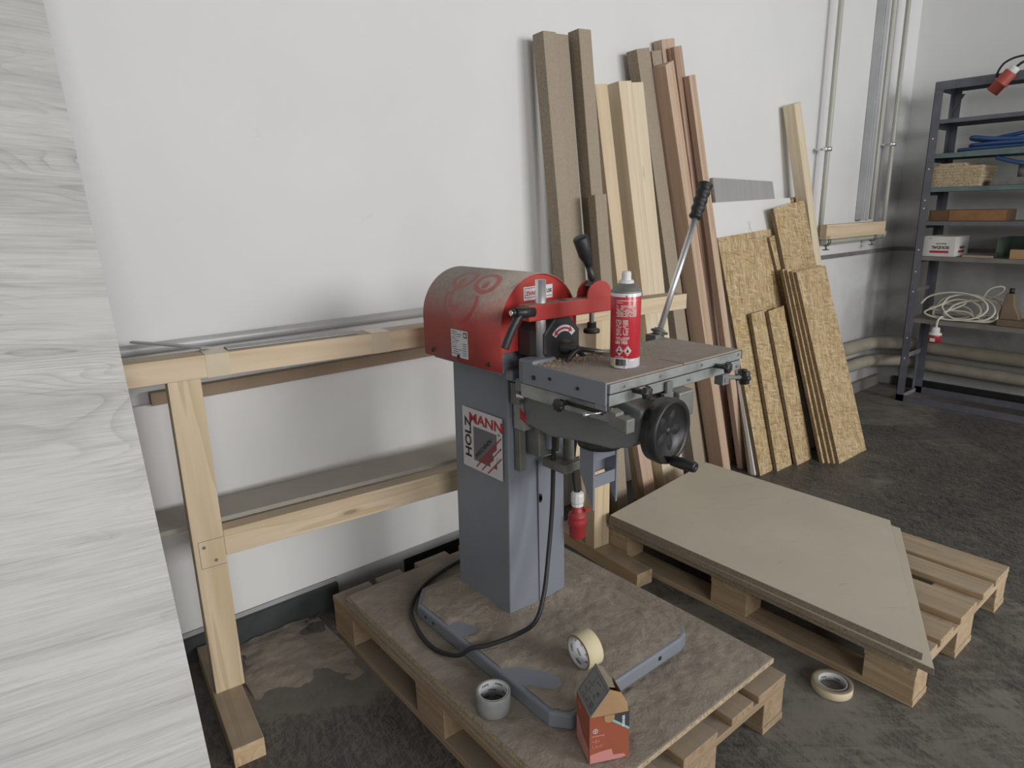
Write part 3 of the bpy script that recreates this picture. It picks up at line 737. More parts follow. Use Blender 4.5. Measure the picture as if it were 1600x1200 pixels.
# column: slightly tapering sheet-steel box
b = bm_new()
lo = [(1.034, 1.308), (1.246, 1.305), (1.246, 1.555), (1.034, 1.555)]; hi = [(1.050, 1.312), (1.246, 1.310), (1.246, 1.555), (1.044, 1.555)]
A = [b.verts.new((x, y, .2078)) for x, y in lo]; B = [b.verts.new((x, y, .938)) for x, y in hi]
b.faces.new(A[::-1]); b.faces.new(B)
for i in range(4): b.faces.new((A[i], A[(i+1) % 4], B[(i+1) % 4], B[i]))
colm = mp('column', b, 'blue_grey_clean', bevel=.004, seg=3)
b = bm_new(); box(b, 1.1427, 1.1435, 1.3030, 1.3090, .212, .66); mp('seam', b, 'ink_grey', colm)
for (hx, hz, r) in ((1.085, .705, .006), (1.151, .545, .0065)):
    b = bm_new(); cyl(b, (hx, 1.3040, hz-.006), (hx, 1.309, hz-.006), r, seg=14); cyl(b, (hx, 1.3040, hz+.006), (hx, 1.309, hz+.006), r, seg=14); box(b, hx-r, hx+r, 1.3040, 1.309, hz-.006, hz+.006); mp('hole', b, 'black_clean', colm)
# sticker on the column's left face
b = bm_new(); S0 = .182
xl = 1.0395
mt = basis((xl-.0008, 1.512, .619), (0, -1, 0), (.012, 0, 1))
flat(b, mt, 0, S0, 0, .178, .0006, 0)
flat(b, mt, .052, .158, .028, .128, .0009, 1)
put_text(b, mt, 'MANN', .032, .138, .040, 2, bold=True, narrow=1.28, t=.0014)
put_text(b, mt, 'HOLZ', .040, .030, .040, 3, rot=PI/2, bold=True, narrow=1.12, t=.0014)
put_text(b, mt, '\u00ae', .165, .126, .010, 1, t=.0014)
flatpoly(b, mt, [(.070, .028), (.158, .106), (.158, .028)], .0013, 4)
for (xa, ya_, xb2, yb2) in ((.064, .010, .178, .122), (.090, .008, .178, .093), (.118, .006, .178, .064)):
    d = Vector((xb2-xa, yb2-ya_)).normalized(); q = Vector((-d.y, d.x))*.0018
    flatpoly(b, mt, [(xa-q.x, ya_-q.y), (xb2-q.x, yb2-q.y), (xb2+q.x, yb2+q.y), (xa+q.x, ya_+q.y)], .0018, 2)
for px_, py_ in ((.128, .054), (.140, .085)):
    flatpoly(b, mt, [(px_, py_-.016), (px_+.030, py_+.008), (px_+.030, py_-.012), (px_+.006, py_-.034)], .0016, 0)
put_text(b, mt, 'MASCHINEN', .066, .036, .0175, 3, rot=math.atan2(.112, .114)-.03, narrow=.98, t=.0016)
mp('brand_sticker', b, ['paper', 'ink_grey', 'ink_red', 'ink', 'ink_maroon'], colm, label='square white logo sticker with red and black lettering')
# head box under the hood
b = bm_new(); box(b, .985, 1.200, 1.262, 1.560, .9385, 1.03); box(b, 1.0, 1.19, 1.235, 1.262, .925, .952)
mp('head_casting', b, 'blue_grey', bevel=.004)
# red hood: arch sheet over the head
HX, HR, HZ, HY0, HY1 = 1.0880, .1240, 1.058, 1.226, 1.568
def hood_mat():
    n = N('hood_red'); v = n.coord((1, 1, 1), rnd=False); n.tc
    red = n.ramp(n.noise(v, 7, 4), [(.3, (.36, .028, .026)), (.7, (.46, .04, .035))])
    dust = n.ramp(n.noise(v, 90, 3), [(.3, (.32, .285, .25)), (.7, (.41, .37, .325))])
    g = n.node('ShaderNodeNewGeometry'); sp = n.node('ShaderNodeSeparateXYZ'); n.link(g.outputs['Normal'], sp.inputs[0])
    cover = n.ramp(sp.outputs[2], [(.02, .10), (.22, .38), (.45, .82), (.7, 1)])
    # finger drawing in the dust: drawn in sheet coordinates (uv in metres)
    uv = n.node('ShaderNodeUVMap'); uv.uv_map = 'UVMap'
    wob = n.noise(uv.outputs[0], 25, 2); 
    def ring(cx, cy, rx, ry, w, rot=0):
        mpn = n.node('ShaderNodeMapping', vector_type='TEXTURE'); n.link(uv.outputs[0], mpn.inputs[0])
        mpn.inputs['Location'].default_value = (cx, cy, 0); mpn.inputs['Rotation'].default_value = (0, 0, rot); mpn.inputs['Scale'].default_value = (rx, ry, 1)
        L_ = n.node('ShaderNodeVectorMath', operation='LENGTH'); n.link(mpn.outputs[0], L_.inputs[0])
        d = n.math('ABSOLUTE', n.math('SUBTRACT', n.math('ADD', L_.outputs['Value'], n.math('MULTIPLY', wob, .12)), 1.06))
        return n.ramp(n.math('DIVIDE', d, w/min(rx, ry)), [(.5, 1), (.85, 0)]), mpn.outputs[0]
    def dot(cx, cy, rx, ry):
        r, q = ring(cx, cy, rx, ry, .004)
        L_ = n.node('ShaderNodeVectorMath', operation='LENGTH'); n.link(q, L_.inputs[0]); return n.ramp(L_.outputs['Value'], [(.8, 1), (1.05, 0)])
    parts = []
    # u: along the hood axis from the front edge (m), v: along the arch from the left bottom edge (m)
    e1, _ = ring(.112, .222, .040, .030, .0098, .2); parts += [e1, dot(.112, .214, .014, .014)]
    e2, _ = ring(.212, .226, .038, .028, .0092, -.2); parts += [e2, dot(.214, .218, .015, .014)]
    face, q = ring(.178, .165, .066, .058, .0085)
    sq = n.node('ShaderNodeSeparateXYZ'); n.link(q, sq.inputs[0])
    parts.append(n.math('MULTIPLY', face, n.ramp(sq.outputs[1], [(.25, 1), (.3, 0)])))
    mo, q = ring(.200, .172, .026, .032, .0095)
    sq = n.node('ShaderNodeSeparateXYZ'); n.link(q, sq.inputs[0])
    parts.append(n.math('MULTIPLY', mo, n.ramp(n.math('SUBTRACT', sq.outputs[0], n.math('MULTIPLY', sq.outputs[1], .9)), [(0.0, 0), (.05, 1)])))
    f = parts[0]
    for p in parts[1:]: f = n.math('MAXIMUM', f, p)
    cover = n.math('MULTIPLY', cover, n.math('SUBTRACT', 1.0, n.math('MULTIPLY', f, .62)))
    cover = n.math('MULTIPLY', cover, n.ramp(n.noise(v, 30, 4), [(.3, .85), (.6, 1)]))
    return n.done(n.mix(cover, red, dust), n.math('MULTIPLY_ADD', cover, .4, .4), 0)
M['hood'] = hood_mat()
b = bm_new(); uvl = b.loops.layers.uv.new('UVMap')
prof = [(HX-HR, .952)]; na = 40; arc = [0]
for k in range(na+1):
    a = PI-PI*k/na; prof.append((HX+HR*math.cos(a), HZ+HR*math.sin(a)))
prof.append((HX+HR, .952))
for p, q in zip(prof, prof[1:]): arc.append(arc[-1]+math.hypot(q[0]-p[0], q[1]-p[1]))
R0 = [b.verts.new((p[0], HY0, p[1])) for p in prof]; R1 = [b.verts.new((p[0], HY1, p[1])) for p in prof]
for i in range(len(prof)-1):
    f = b.faces.new((R0[i], R1[i], R1[i+1], R0[i+1])); f.smooth = True
    for l, (u_, w_) in zip(f.loops, ((0, arc[i]), (HY1-HY0, arc[i]), (HY1-HY0, arc[i+1]), (0, arc[i+1]))): l[uvl].uv = (u_, w_)
hood = mp('hood', b, 'hood')
hood.modifiers.new('sheet', 'SOLIDIFY').thickness = .003; hood.modifiers['sheet'].offset = 0
# end plates of the hood
for yy, lowz, nm in ((HY0+.005, 1.0, 'end_plate'), (HY1-.005, .952, 'end_plate')):
    b = bm_new(); pts = [(HX+(HR-.002)*math.cos(PI-PI*k/na), HZ+(HR-.002)*math.sin(PI-PI*k/na)) for k in range(na+1)]
    pts = [(HX-HR+.002, lowz)]+pts+[(HX+HR-.002, lowz)]
    prism(b, pts, 'y', yy, yy+.003); mp(nm, b, 'red', hood)
for yy in (1.528, 1.404, 1.275):
    b = bm_new(); lathe(b, (HX-HR-.0015, yy, .968), (-1, 0, 0), [(0, .006), (.003, .005), (.004, 0)], 12); mp('screw', b, 'black_clean', hood)
b = bm_new(); mt = basis((HX-HR-.0018, 1.435, .966), (0, -1, 0), (0, 0, 1))
flat(b, mt, 0, .074, 0, .072, .0004, 0); random.seed(3)
flat(b, mt, .056, .071, .054, .068, .0006, 1); flat(b, mt, .059, .068, .057, .065, .0008, 0)
for k in range(11):
    yk = .066-k*.0058; wdt = random.uniform(.02, .048)
    for s in range(int(wdt/.0028)):
        if random.random() < .85: flat(b, mt, .004+s*.0028, .006+s*.0028, yk, yk+.0018, .0007, 1)
    if k > 4: 
        for s in range(6): flat(b, mt, .052+s*.0028, .054+s*.0028, yk, yk+.0016, .0007, 1)
mp('rating_plate', b, ['paper', 'ink'], hood, label='white printed rating plate')
b = bm_new(); mt = basis((1.040, HY0+.0045, 1.120), (1, 0, .005), (0, 0, 1))
flat(b, mt, 0, .094, 0, .033, .0006, 0)
for a_, c_, d_, e_ in ((.003, .036, .0285, .030), (.003, .0045, .006, .030), (.003, .036, .006, .0075), (.052, .092, .005, .0065)): flat(b, mt, a_, c_, d_, e_, .0009, 1)
put_text(b, mt, 'ZVARA', .0065, .012, .0135, 1, bold=True, t=.0012); put_text(b, mt, 'OCEL', .049, .014, .0125, 2, t=.0012); put_text(b, mt, '.SK', .076, .014, .0125, 2, bold=True, t=.0012)
mp('shop_sticker', b, ['paper', 'ink_red', 'ink'], hood, label='small white shop sticker on the hood end')
# motor switch housing in front of the hood: octagonal black box
b = bm_new()
def octo(cx, cz, r, y, sc=1): return [(cx+r*sc*math.cos(PI/8+k*PI/4), cz+r*math.sin(PI/8+k*PI/4)) for k in range(8)]
CX, CZ = 1.090, 1.025
rings = []
for y, r in ((1.227, .078), (1.185, .078), (1.150, .062), (1.148, .058)):
    rings.append([b.verts.new((x, y, z)) for x, z in octo(CX, CZ, r, y)])
for A, B in zip(rings, rings[1:]):
    for k in range(8): b.faces.new((A[k], A[(k+1) % 8], B[(k+1) % 8], B[k]))
b.faces.new(rings[0][::-1]); b.faces.new(rings[-1])
sw = mp('switch_housing', b, 'black', bevel=.002, label='black octagonal switch box with rotation arrow')
b = bm_new(); AR = []
for k in range(13):
    a = math.radians(35+k*9.2); AR.append(a)
pts = [(CX+.004+.046*math.cos(a), CZ-.006+.046*math.sin(a)) for a in AR]+[(CX+.004+.031*math.cos(a), CZ-.006+.031*math.sin(a)) for a in AR[::-1]]
prism(b, pts, 'y', 1.1478, 1.1472, 0)
pts = [(CX+.004+.041*math.cos(a), CZ-.006+.041*math.sin(a)) for a in AR[3:-2]]+[(CX+.004+.036*math.cos(a), CZ-.006+.036*math.sin(a)) for a in AR[3:-2][::-1]]
prism(b, pts, 'y', 1.1471, 1.1466, 1)
a = AR[3]; prism(b, [(CX+.004+.046*math.cos(a), CZ-.006+.046*math.sin(a)), (CX+.004+.031*math.cos(a), CZ-.006+.031*math.sin(a)), (CX+.004+.039*math.cos(a-.3), CZ-.006+.039*math.sin(a-.3))], 'y', 1.1471, 1.1466, 1)
a = AR[-3]; prism(b, [(CX+.004+.046*math.cos(a), CZ-.006+.046*math.sin(a)), (CX+.004+.031*math.cos(a), CZ-.006+.031*math.sin(a)), (CX+.004+.039*math.cos(a+.3), CZ-.006+.039*math.sin(a+.3))], 'y', 1.1471, 1.1466, 1)
mp('arrow_label', b, ['paper', 'ink_red'], sw)
b = bm_new(); lathe(b, (CX+.002, 1.150, CZ-.012), (0, -1, 0), [(0, .018), (.03, .016), (.032, .010), (.05, .010), (.05, 0)], 20); mp('spindle_chuck', b, 'black', sw)
b = bm_new(); tube(b, [(1.060, 1.12, .93), (1.064, 1.105, .985), (1.088, 1.095, 1.012), (1.118, 1.09, 1.008), (1.16, 1.085, .998)], .006, 10); mp('motor_cable', b, 'black', sw)
b = bm_new(); tube(b, [(1.105, 1.115, 1.005), (1.135, 1.12, .985), (1.150, 1.12, .955), (1.152, 1.12, .935)], .006, 10); mp('motor_cable', b, 'black_clean', sw)
b = bm_new(); cyl(b, (1.105, 1.095, 1.008), (1.190, 1.07, .995), .0045, seg=10); cyl(b, (1.186, 1.072, .996), (1.196, 1.068, .994), .0065, seg=10); mp('chuck_key', b, 'dull_steel', sw)
# slide ways on the column front
b = bm_new(); box(b, 1.058, 1.092, 1.262, 1.303, .775, .928); sl = mp('slide_plate', b, 'alu', bevel=.002)
for zz in (.918, .845):
    b = bm_new(); lathe(b, (1.080, 1.2615, zz), (0, -1, 0), [(0, .010), (.005, .010), (.008, .006), (.009, 0)], 6, smooth=False); mp('bolt', b, 'chrome', sl)
b = bm_new(); prism(b, [(1.040, 1.290), (1.046, 1.262), (1.060, 1.262), (1.060, 1.290)], 'z', .850, .905); mp('stop_bracket', b, 'dull_steel', sl)
b = bm_new(); lathe(b, (1.045, 1.262, .876), (-.2, -1, 0), [(0, .009), (.012, .009), (.014, .005), (.024, .005), (.024, 0)], 10); mp('bolt', b, 'chrome', sl)
b = bm_new(); prism(b, [(1.046, .842), (1.068, .806), (1.060, .800), (1.046, .815)], 'y', 1.256, 1.262); mp('pointer', b, 'red', sl)
b = bm_new(); box(b, 1.062, 1.084, 1.284, 1.306, .655, .775); mp('guide_bar', b, 'dull_steel', bevel=.002)
b = bm_new(); box(b, 1.092, 1.165, 1.240, 1.304, .70, .93); mp('slide_carriage', b, 'dull_steel', bevel=.003)
b = bm_new(); box(b, 1.115, 1.138, 1.225, 1.240, .72, .95); mp('guide_bar', b, 'blue_grey_clean', bevel=.002)
# height screw with its foot block
b = bm_new(); cyl(b, (1.165, 1.205, .688), (1.165, 1.205, .80), .013, seg=18)
for k in range(26): lathe(b, (1.165, 1.205, .690+k*.0038), (0, 0, 1), [(0, .013), (.0013, .0155), (.0026, .013)], 18, close=False)
mp('height_screw', b, 'dull_steel')
b = bm_new(); box(b, 1.12, 1.187, 1.175, 1.262, .664, .688); cyl(b, (1.165, 1.205, .664), (1.165, 1.205, .650), .013, seg=6); mp('screw_block', b, 'dull_steel', bevel=.002)
# knee casting carrying the table
b = bm_new()
side = [(1.262, .925), (1.262, .80), (1.165, .785), (1.060, .800), (.96, .808), (.905, .826), (.885, .845), (.875, .875), (.875, .915), (.93, .925)]
prism(b, side, 'x', 1.060, 1.190); kn = mp('knee_casting', b, 'dark_grey', bevel=.006, seg=3)
b = bm_new(); box(b, 1.08, 1.40, .95, 1.15, .912, .9395); mp('table_slide', b, 'dull_steel', bevel=.002)
b = bm_new(); prism(b, [(.876, .870), (.876, .93), (.97, .94), (1.15, .94), (1.15, .905), (.97, .895)], 'x', 1.19, 1.245); mp('knee_arm', b, 'dull_steel', kn, bevel=.004)
b = bm_new(); lathe(b, (1.128, 1.055, .802), (0, 0, -1), [(-.01, .050), (.012, .056), (.022, .056), (.026, .050), (.026, 0)], 36); mp('rubber_bellows', b, 'black', bevel=0)
# chute bracket hanging below
b = bm_new()
for xx in (1.100, 1.182):
    prism(b, [(1.052, .785), (1.098, .785), (1.098, .700), (1.066, .640), (1.052, .612)], 'x', xx, xx+.005)
box(b, 1.105, 1.182, 1.055, 1.059, .738, .785); box(b, 1.105, 1.182, 1.055, 1.059, .668, .700); box(b, 1.105, 1.182, 1.090, 1.094, .690, .745)
mp('chip_chute', b, 'blue_grey_clean', label='grey sheet-metal chute bracket below the knee')
# knob maker
def knob(parent, c, ax, r, name='clamp_knob', stem=.02, m='black'):
    c = Vector(c); a = Vector(ax).normalized(); d, u_, w_ = frame_of(a); b = bm_new(); seg = 40
    prof = [(-stem, r*.42), (0, r*.42), (0.001, r*.95), (r*.28, r), (r*.75, r*.93), (r*.95, r*.6), (r*.96, 0)]
    rings = []
    for h, rr in prof:
        if rr == 0: rings.append([b.verts.new(c+d*h)]); continue
        ring = []
        for i in range(seg):
            t_ = 2*PI*i/seg; q = rr*(1+(.11*math.cos(7*t_) if rr > r*.5 else 0)); ring.append(b.verts.new(c+d*h+(u_*math.cos(t_)+w_*math.sin(t_))*q))
        rings.append(ring)
    for A, B in zip(rings, rings[1:]):
        for i in range(seg):
            j = (i+1) % seg
            f = b.faces.new((A[i], A[j], B[j], B[i]) if len(B) > 1 else (A[i], A[j], B[0])); f.smooth = True
    return mp(name, b, m, parent)
# work table
TX0, TX1, TY0, TY1, TZ = .982, 1.466, .907, 1.135, .985
b = bm_new(); box(b, TX0+.004, TX1, TY0, TY1, .940, TZ-.004)
tbl = mp('work_table', b, 'alu', bevel=.002)
b = bm_new(); prism(b, [(TX0+.003, TY0), (1.238, TY0), (1.238, TY0+.075), (1.243, TY0+.075), (1.243, TY0), (TX1, TY0), (TX1, TY1), (TX0+.003, TY1)], 'z', TZ-.0038, TZ)
mp('table_top', b, 'dusttable', tbl, label='dust-covered table top with a short slot')
b = bm_new(); box(b, 1.2385, 1.2425, TY0+.001, TY0+.0745, TZ-.0039, TZ-.0025); mp('slot_bottom', b, 'ink_grey', tbl)
b = bm_new(); box(b, TX0-.002, TX0+.0035, TY0-.002, TY1+.035, .937, TZ+.002); box(b, TX0, TX0+.0035, TY0-.002, TY0+.03, .925, .937)
ep = mp('side_plate', b, 'blue_grey_clean', tbl, bevel=.001)
for (yy, zz, r) in ((1.128, .958, .006), (1.073, .965, .004), (.985, .960, .004)):
    b = bm_new(); lathe(b, (TX0-.002, yy, zz), (-1, 0, 0), [(0, r), (.003, r), (.003, 0)], 6, smooth=False); mp('bolt', b, 'black_clean', tbl)
# front guide rails under the table edge
b = bm_new(); box(b, TX0+.006, TX1, TY0-.008, TY0, .962, .982); mp('front_rail', b, 'alu', tbl, .001)
b = bm_new(); box(b, TX0+.006, TX1, TY0-.006, TY0, .935, .9585); mp('front_rail', b, 'alu', tbl, .001)
b = bm_new(); box(b, TX0+.006, TX1, TY0-.003, TY0, .9585, .962); mp('groove', b, 'ink', tbl)
b = bm_new(); box(b, 1.165, 1.185, TY0-.016, TY0-.0085, .93, .957); box(b, 1.153, 1.186, TY0-.018, TY0-.0085, .905, .932); mp('stop_hook', b, 'dull_steel', tbl, .001)
for xx, zz in ((1.030, .972), (1.105, .946), (1.150, .973), (1.255, .946), (1.30, .973), (1.45, .975), (1.45, .945)):
    b = bm_new(); cyl(b, (xx, TY0-.0065, zz), (xx, TY0-.0095, zz), .0035, seg=10); mp('bolt', b, 'steel', tbl)
knob(tbl, (1.066, TY0-.034, .957), (.1, -1, 0), .0145, stem=.028)
knob(tbl, (1.360, TY0-.034, .962), (.1, -1, 0), .0135, stem=.028)
# depth stop at the right end
b = bm_new(); box(b, 1.385, 1.412, TY0-.012, TY0+.012, .908, .934); cyl(b, (1.398, TY0-.0125, .92), (1.398, TY0-.014, .92), .006, seg=14)
cyl(b, (1.41, TY0, .922), (1.49, TY0+.004, .908), .0055, seg=10); ds = mp('depth_stop', b, 'dark_grey', tbl, .001)
knob(ds, (1.492, TY0+.004, .908), (1, -.45, -.05), .020, 'stop_knob', .015)
b = bm_new(); box(b, TX1, TX1+.050, TY0+.020, TY0+.036, .950, .972); mp('rail_stub', b, 'black_clean', tbl, .002)
# cross slide rails at the left under the table
b = bm_new(); box(b, 1.000, 1.006, .905, 1.20, .895, .928); cr = mp('cross_rail', b, 'alu', tbl, .001)
b = bm_new(); box(b, .9985, 1.000, .93, 1.06, .908, .917); mp('groove', b, 'ink', cr)
b = bm_new(); box(b, 1.006, 1.058, .905, 1.20, .897, .902); mp('rail_flange', b, 'alu', cr)
knob(cr, (.975, 1.035, .914), (-1, -.1, 0), .0145, stem=.024)
b = bm_new(); prism(b, [(.905, .928), (.905, .892), (.855, .885), (.855, .915), (.885, .917), (.885, .923)], 'x', .990, 1.016); mp('rail_end_bracket', b, 'dull_steel', cr, .002)
b = bm_new(); cyl(b, (.995, .917, .919), (.960, .94, .915), .003, seg=8); cyl(b, (.962, .939, .9155), (.955, .944, .9145), .006, seg=8); mp('pin', b, 'steel', cr)
b = bm_new(); lathe(b, (1.10, .935, .912), (0, 0, -1), [(0, .026), (.012, .026), (.016, .016), (.026, .014), (.026, 0)], 24); mp('adjuster_nut', b, 'dull_steel', kn)
# long feed lever at the back right
LB = Vector((1.452, 1.150, .985)); LT = Vector((1.640, 1.150, 1.392))
b = bm_new(); box(b, 1.425, 1.463, 1.1355, 1.170, .965, .995); cyl(b, (1.452, 1.15, .99), LB+(LT-LB)*.05, .016, seg=16); lathe(b, LB+(LT-LB)*.028, (LT-LB), [(0, .012), (.002, .024), (.006, .024), (.008, .012)], 20)
lv = mp('feed_lever', b, 'dull_steel')
b = bm_new(); cyl(b, LB, LB+(LT-LB)*.80, .0085, seg=16); mp('lever_rod', b, 'chrome', lv)
b = bm_new(); D = (LT-LB); Lg = D.length; prof = []
for k in range(25):
    s = k/24; prof.append((Lg*(.77+.235*s), .0165+.0016*math.sin(s*PI*9)+.003*s if 0 < k < 24 else .013))
prof = [(prof[0][0]-.001, 0)]+prof+[(prof[-1][0]+.002, 0)]
lathe(b, LB, D, prof, 20); mp('lever_grip', b, 'black_clean', lv, label='long ribbed black rubber grip')
# hand wheel
WC = Vector((1.120, .855, .865)); wn = Vector((.10, -1, .0)).normalized()
b = bm_new(); lathe(b, WC, wn, [(-.014, 0), (-.014, .060), (-.020, .0705), (.006, .0735), (.016, .071), (.018, .066), (.013, .060), (.006, .058), (.005, 0)], 56)
hw = mp('hand_wheel', b, 'wheel', label='solid black plastic hand wheel')
d, u_, w_ = frame_of(wn); b = bm_new()
for k in range(5):       # moulded leaf-like recess pattern
    a = 2*PI*k/5+.5; dr = u_*math.cos(a)+w_*math.sin(a); tr = -u_*math.sin(a)+w_*math.cos(a)
    pts = []
    for s, wd in ((.010, .003), (.018, .010), (.030, .014), (.042, .011), (.052, .002)):
        pts.append((s, wd))
    vsA = [b.verts.new(WC+wn*.0052+dr*s+tr*q) for s, q in pts]+[b.verts.new(WC+wn*.0052+dr*s-tr*q) for s, q in pts[::-1]]
    mid = b.verts.new(WC+wn*.0082+dr*.032)
    for i in range(len(vsA)): f = b.faces.new((vsA[i], vsA[(i+1) % len(vsA)], mid)); f.smooth = False
lathe(b, WC, wn, [(.005, .009), (.008, .007), (.009, 0)], 18)
mp('moulding', b, 'wheel', hw)
b = bm_new(); H0 = WC+(-u_*0)+Vector((.018, 0, -.0625))*1.0
cyl(b, WC-wn*.07, WC-wn*.014, .014, seg=16); mp('wheel_shaft', b, 'dull_steel', hw)
b = bm_new(); hs = WC+Vector((-.010, -.012, -.060)); hd = Vector((.10, -1, -.02)).normalized()
lathe(b, hs, hd, [(-.006, .006), (.010, .008), (.013, .0115), (.04, .0128), (.066, .012), (.070, .010), (.070, .004), (.065, .004), (.065, 0)], 22); mp('crank_handle', b, 'wheel', hw)
# vertical post and red clamp arm
b = bm_new(); prism(b, [(.984, 1.1365), (.984, 1.190), (1.062, 1.190), (1.062, 1.1365)], 'z', .935, .994); box(b, 1.0085, 1.05, 1.15, 1.235, .90, .9345); mp('post_socket', b, 'blue_grey_clean', tbl, bevel=.006, seg=3)
b = bm_new(); cyl(b, (1.035, 1.165, .99), (1.037, 1.165, 1.176), .0125, seg=28); po = mp('clamp_post', b, 'chrome', label='bright round steel post')
b = bm_new(); cyl(b, (1.038, 1.1535, 1.005), (1.037, 1.151, 1.005), .003, seg=10); mp('hole', b, 'ink', po)
AZ0, AZ1 = 1.084, 1.122
Ra = Matrix.Translation((1.037, 1.165, 0)) @ Matrix.Rotation(math.radians(-3), 4, 'Z')
b = bm_new(); box(b, -.052, .272, -.021, .019, AZ0, AZ1, Ra); arm = mp('clamp_arm', b, 'red', bevel=.003, label='square red clamp arm')
b = bm_new(); cyl(b, (1.103, 1.160, AZ1+.0002), (1.103, 1.160, AZ1+.0008), .010, seg=16); mp('hole', b, 'ink', arm)
b = bm_new()
for yy in (-.022, .014):
    pts = [(.125, AZ1-.002)]+[(.168+.040*math.cos(a), AZ1+.004+.036*math.sin(a)) for a in [PI-PI*k/12 for k in range(13)]]+[(.228, AZ1+.010), (.240, AZ1-.002)]
    n0 = len(b.verts); prism(b, pts, 'y', yy, yy+.004)
    b.verts.ensure_lookup_table()
    for v in b.verts[n0:]: v.co = Ra @ v.co
mp('clamp_ear', b, 'red', arm)
b = bm_new(); cyl(b, (1.195, 1.153, 1.03), (1.195, 1.153, 1.165), .0065, seg=14); cyl(b, (1.195, 1.153, 1.122), (1.195, 1.153, 1.128), .013, seg=6); sp_ = mp('clamp_spindle', b, 'chrome', arm)
b = bm_new(); lathe(b, (1.195, 1.153, 1.058), (0, 0, -1), [(0, 0), (0, .011), (.014, .012), (.016, .019), (.020, .021), (.026, .020), (.028, 0)], 28); mp('pressure_foot', b, 'black', arm)
# toggle lever with black handle
b = bm_new(); a0 = Vector((1.205, 1.150, 1.140)); a1 = Vector((1.150, 1.150, 1.268)); dd = a1-a0
prism(b, [(1.175, 1.150), (1.195, 1.168), (1.225, 1.146), (1.215, 1.128), (1.190, 1.132)], 'y', 1.140, 1.158)
cyl(b, a0, a0+dd*.5, .008, .0085, seg=12); tl = mp('toggle_lever', b, 'black', arm)
b = bm_new(); lathe(b, a0, dd, [(.060, 0), (.060, .008), (.075, .010), (.092, .0165), (.135, .0185), (.139, .016), (.139, 0)], 20); mp('toggle_grip', b, 'black_clean', arm)
# ratchet lever clamping the arm on the post
b = bm_new(); cyl(b, (1.000, 1.150, 1.106), (.945, 1.150, 1.110), .012, .013, seg=18); cyl(b, (.950, 1.150, 1.110), (.936, 1.15, 1.111), .0085, seg=12)
tube(b, [(.960, 1.148, 1.108), (.942, 1.148, 1.085), (.925, 1.15, 1.055), (.915, 1.152, 1.032)], .0095, 12)
mp('ratchet_lever', b, 'black', arm)
b = bm_new(); cyl(b, (.9365, 1.15, 1.111), (.933, 1.15, 1.111), .006, seg=12); mp('screw', b, 'chrome', arm)
# power cord drooping down the column and round the base, and a second lead with red plug
b = bm_new(); tube(b, [(1.118, 1.218, .945), (1.128, 1.222, .90), (1.130, 1.222, .80), (1.128, 1.225, .68), (1.118, 1.22, .56), (1.085, 1.20, .44), (1.040, 1.17, .35), (1.00, 1.16, .29), (.965, 1.20, .245), (.905, 1.24, .222), (.868, 1.27, .212), (.846, 1.30, .185), (.826, 1.36, .172), (.822, 1.42, .172), (.838, 1.50, .172), (.868, 1.58, .172), (.93, 1.645, .172), (1.01, 1.69, .172), (1.12, 1.72, .172), (1.25, 1.73, .172)], .0062, 10, 8)
mp('power_cord', b, 'black_clean')
b = bm_new(); tube(b, [(1.205, 1.19, .80), (1.230, 1.23, .76), (1.250, 1.27, .68), (1.262, 1.285, .60), (1.272, 1.28, .52)], .0065, 10); lead = mp('plug_lead', b, 'black_clean')
b = bm_new(); lathe(b, (1.273, 1.28, .538), (0, 0, -1), [(0, .009), (.004, .017), (.010, .0195), (.030, .0195), (.036, .017), (.044, .018), (.044, 0)], 12, smooth=False); mp('cable_gland', b, 'white', lead, label='ribbed white cable gland')
b = bm_new(); lathe(b, (1.273, 1.28, .494), (0, 0, -1), [(0, .014), (.022, .017), (.026, .026), (.034, .0275), (.038, .025), (.044, .0275), (.056, .0285), (.060, .0245), (.098, .0235), (.100, .022), (.100, .019), (.09, .019), (.09, 0)], 28)
box(b, 1.288, 1.308, 1.262, 1.272, .474, .482); mp('plug_body', b, 'cee_red', lead, label='red five-pin industrial plug')
# sawdust chips on the table
b = bm_new(); random.seed(11)
def chip(x, y, z, s):
    a = random.uniform(0, PI); c_, s_ = math.cos(a)*s, math.sin(a)*s; tl_ = random.uniform(-.5, .9)*s
    p = [(x-c_, y-s_, z), (x+c_*.9, y+s_*.9, z+abs(tl_)), (x+c_*.6-s_*.4, y+s_*.6+c_*.4, z+s*.35)]
    q = [b.verts.new(t_) for t_ in p]; b.faces.new(q)
for k in range(1500):
    x = random.uniform(1.0, 1.26); y = TY1-abs(random.gauss(0, .028))-.004-.0*x
    chip(x+random.gauss(0, .01), max(TY0+.02, y), TZ+random.uniform(0, .006)*max(0, 1-(TY1-y)/.05), random.uniform(.0012, .004))
for k in range(600):
    x = random.gauss(1.24, .04); y = random.gauss(1.06, .03)
    if math.hypot(x-1.128, y-.984) > .055 and TY0+.01 < y < TY1-.003 and x < TX1: chip(x, y, TZ+.0005, random.uniform(.001, .003))
for k in range(350):
    chip(random.uniform(1.0, 1.45), random.uniform(TY0+.02, TY1-.01), TZ+.0003, random.uniform(.0008, .002))
o = obj('sawdust', b, 'mounting'); tag(o, 'loose light sawdust chips scattered on the machine table', 'sawdust'); o['kind'] = 'stuff'
b = bm_new()
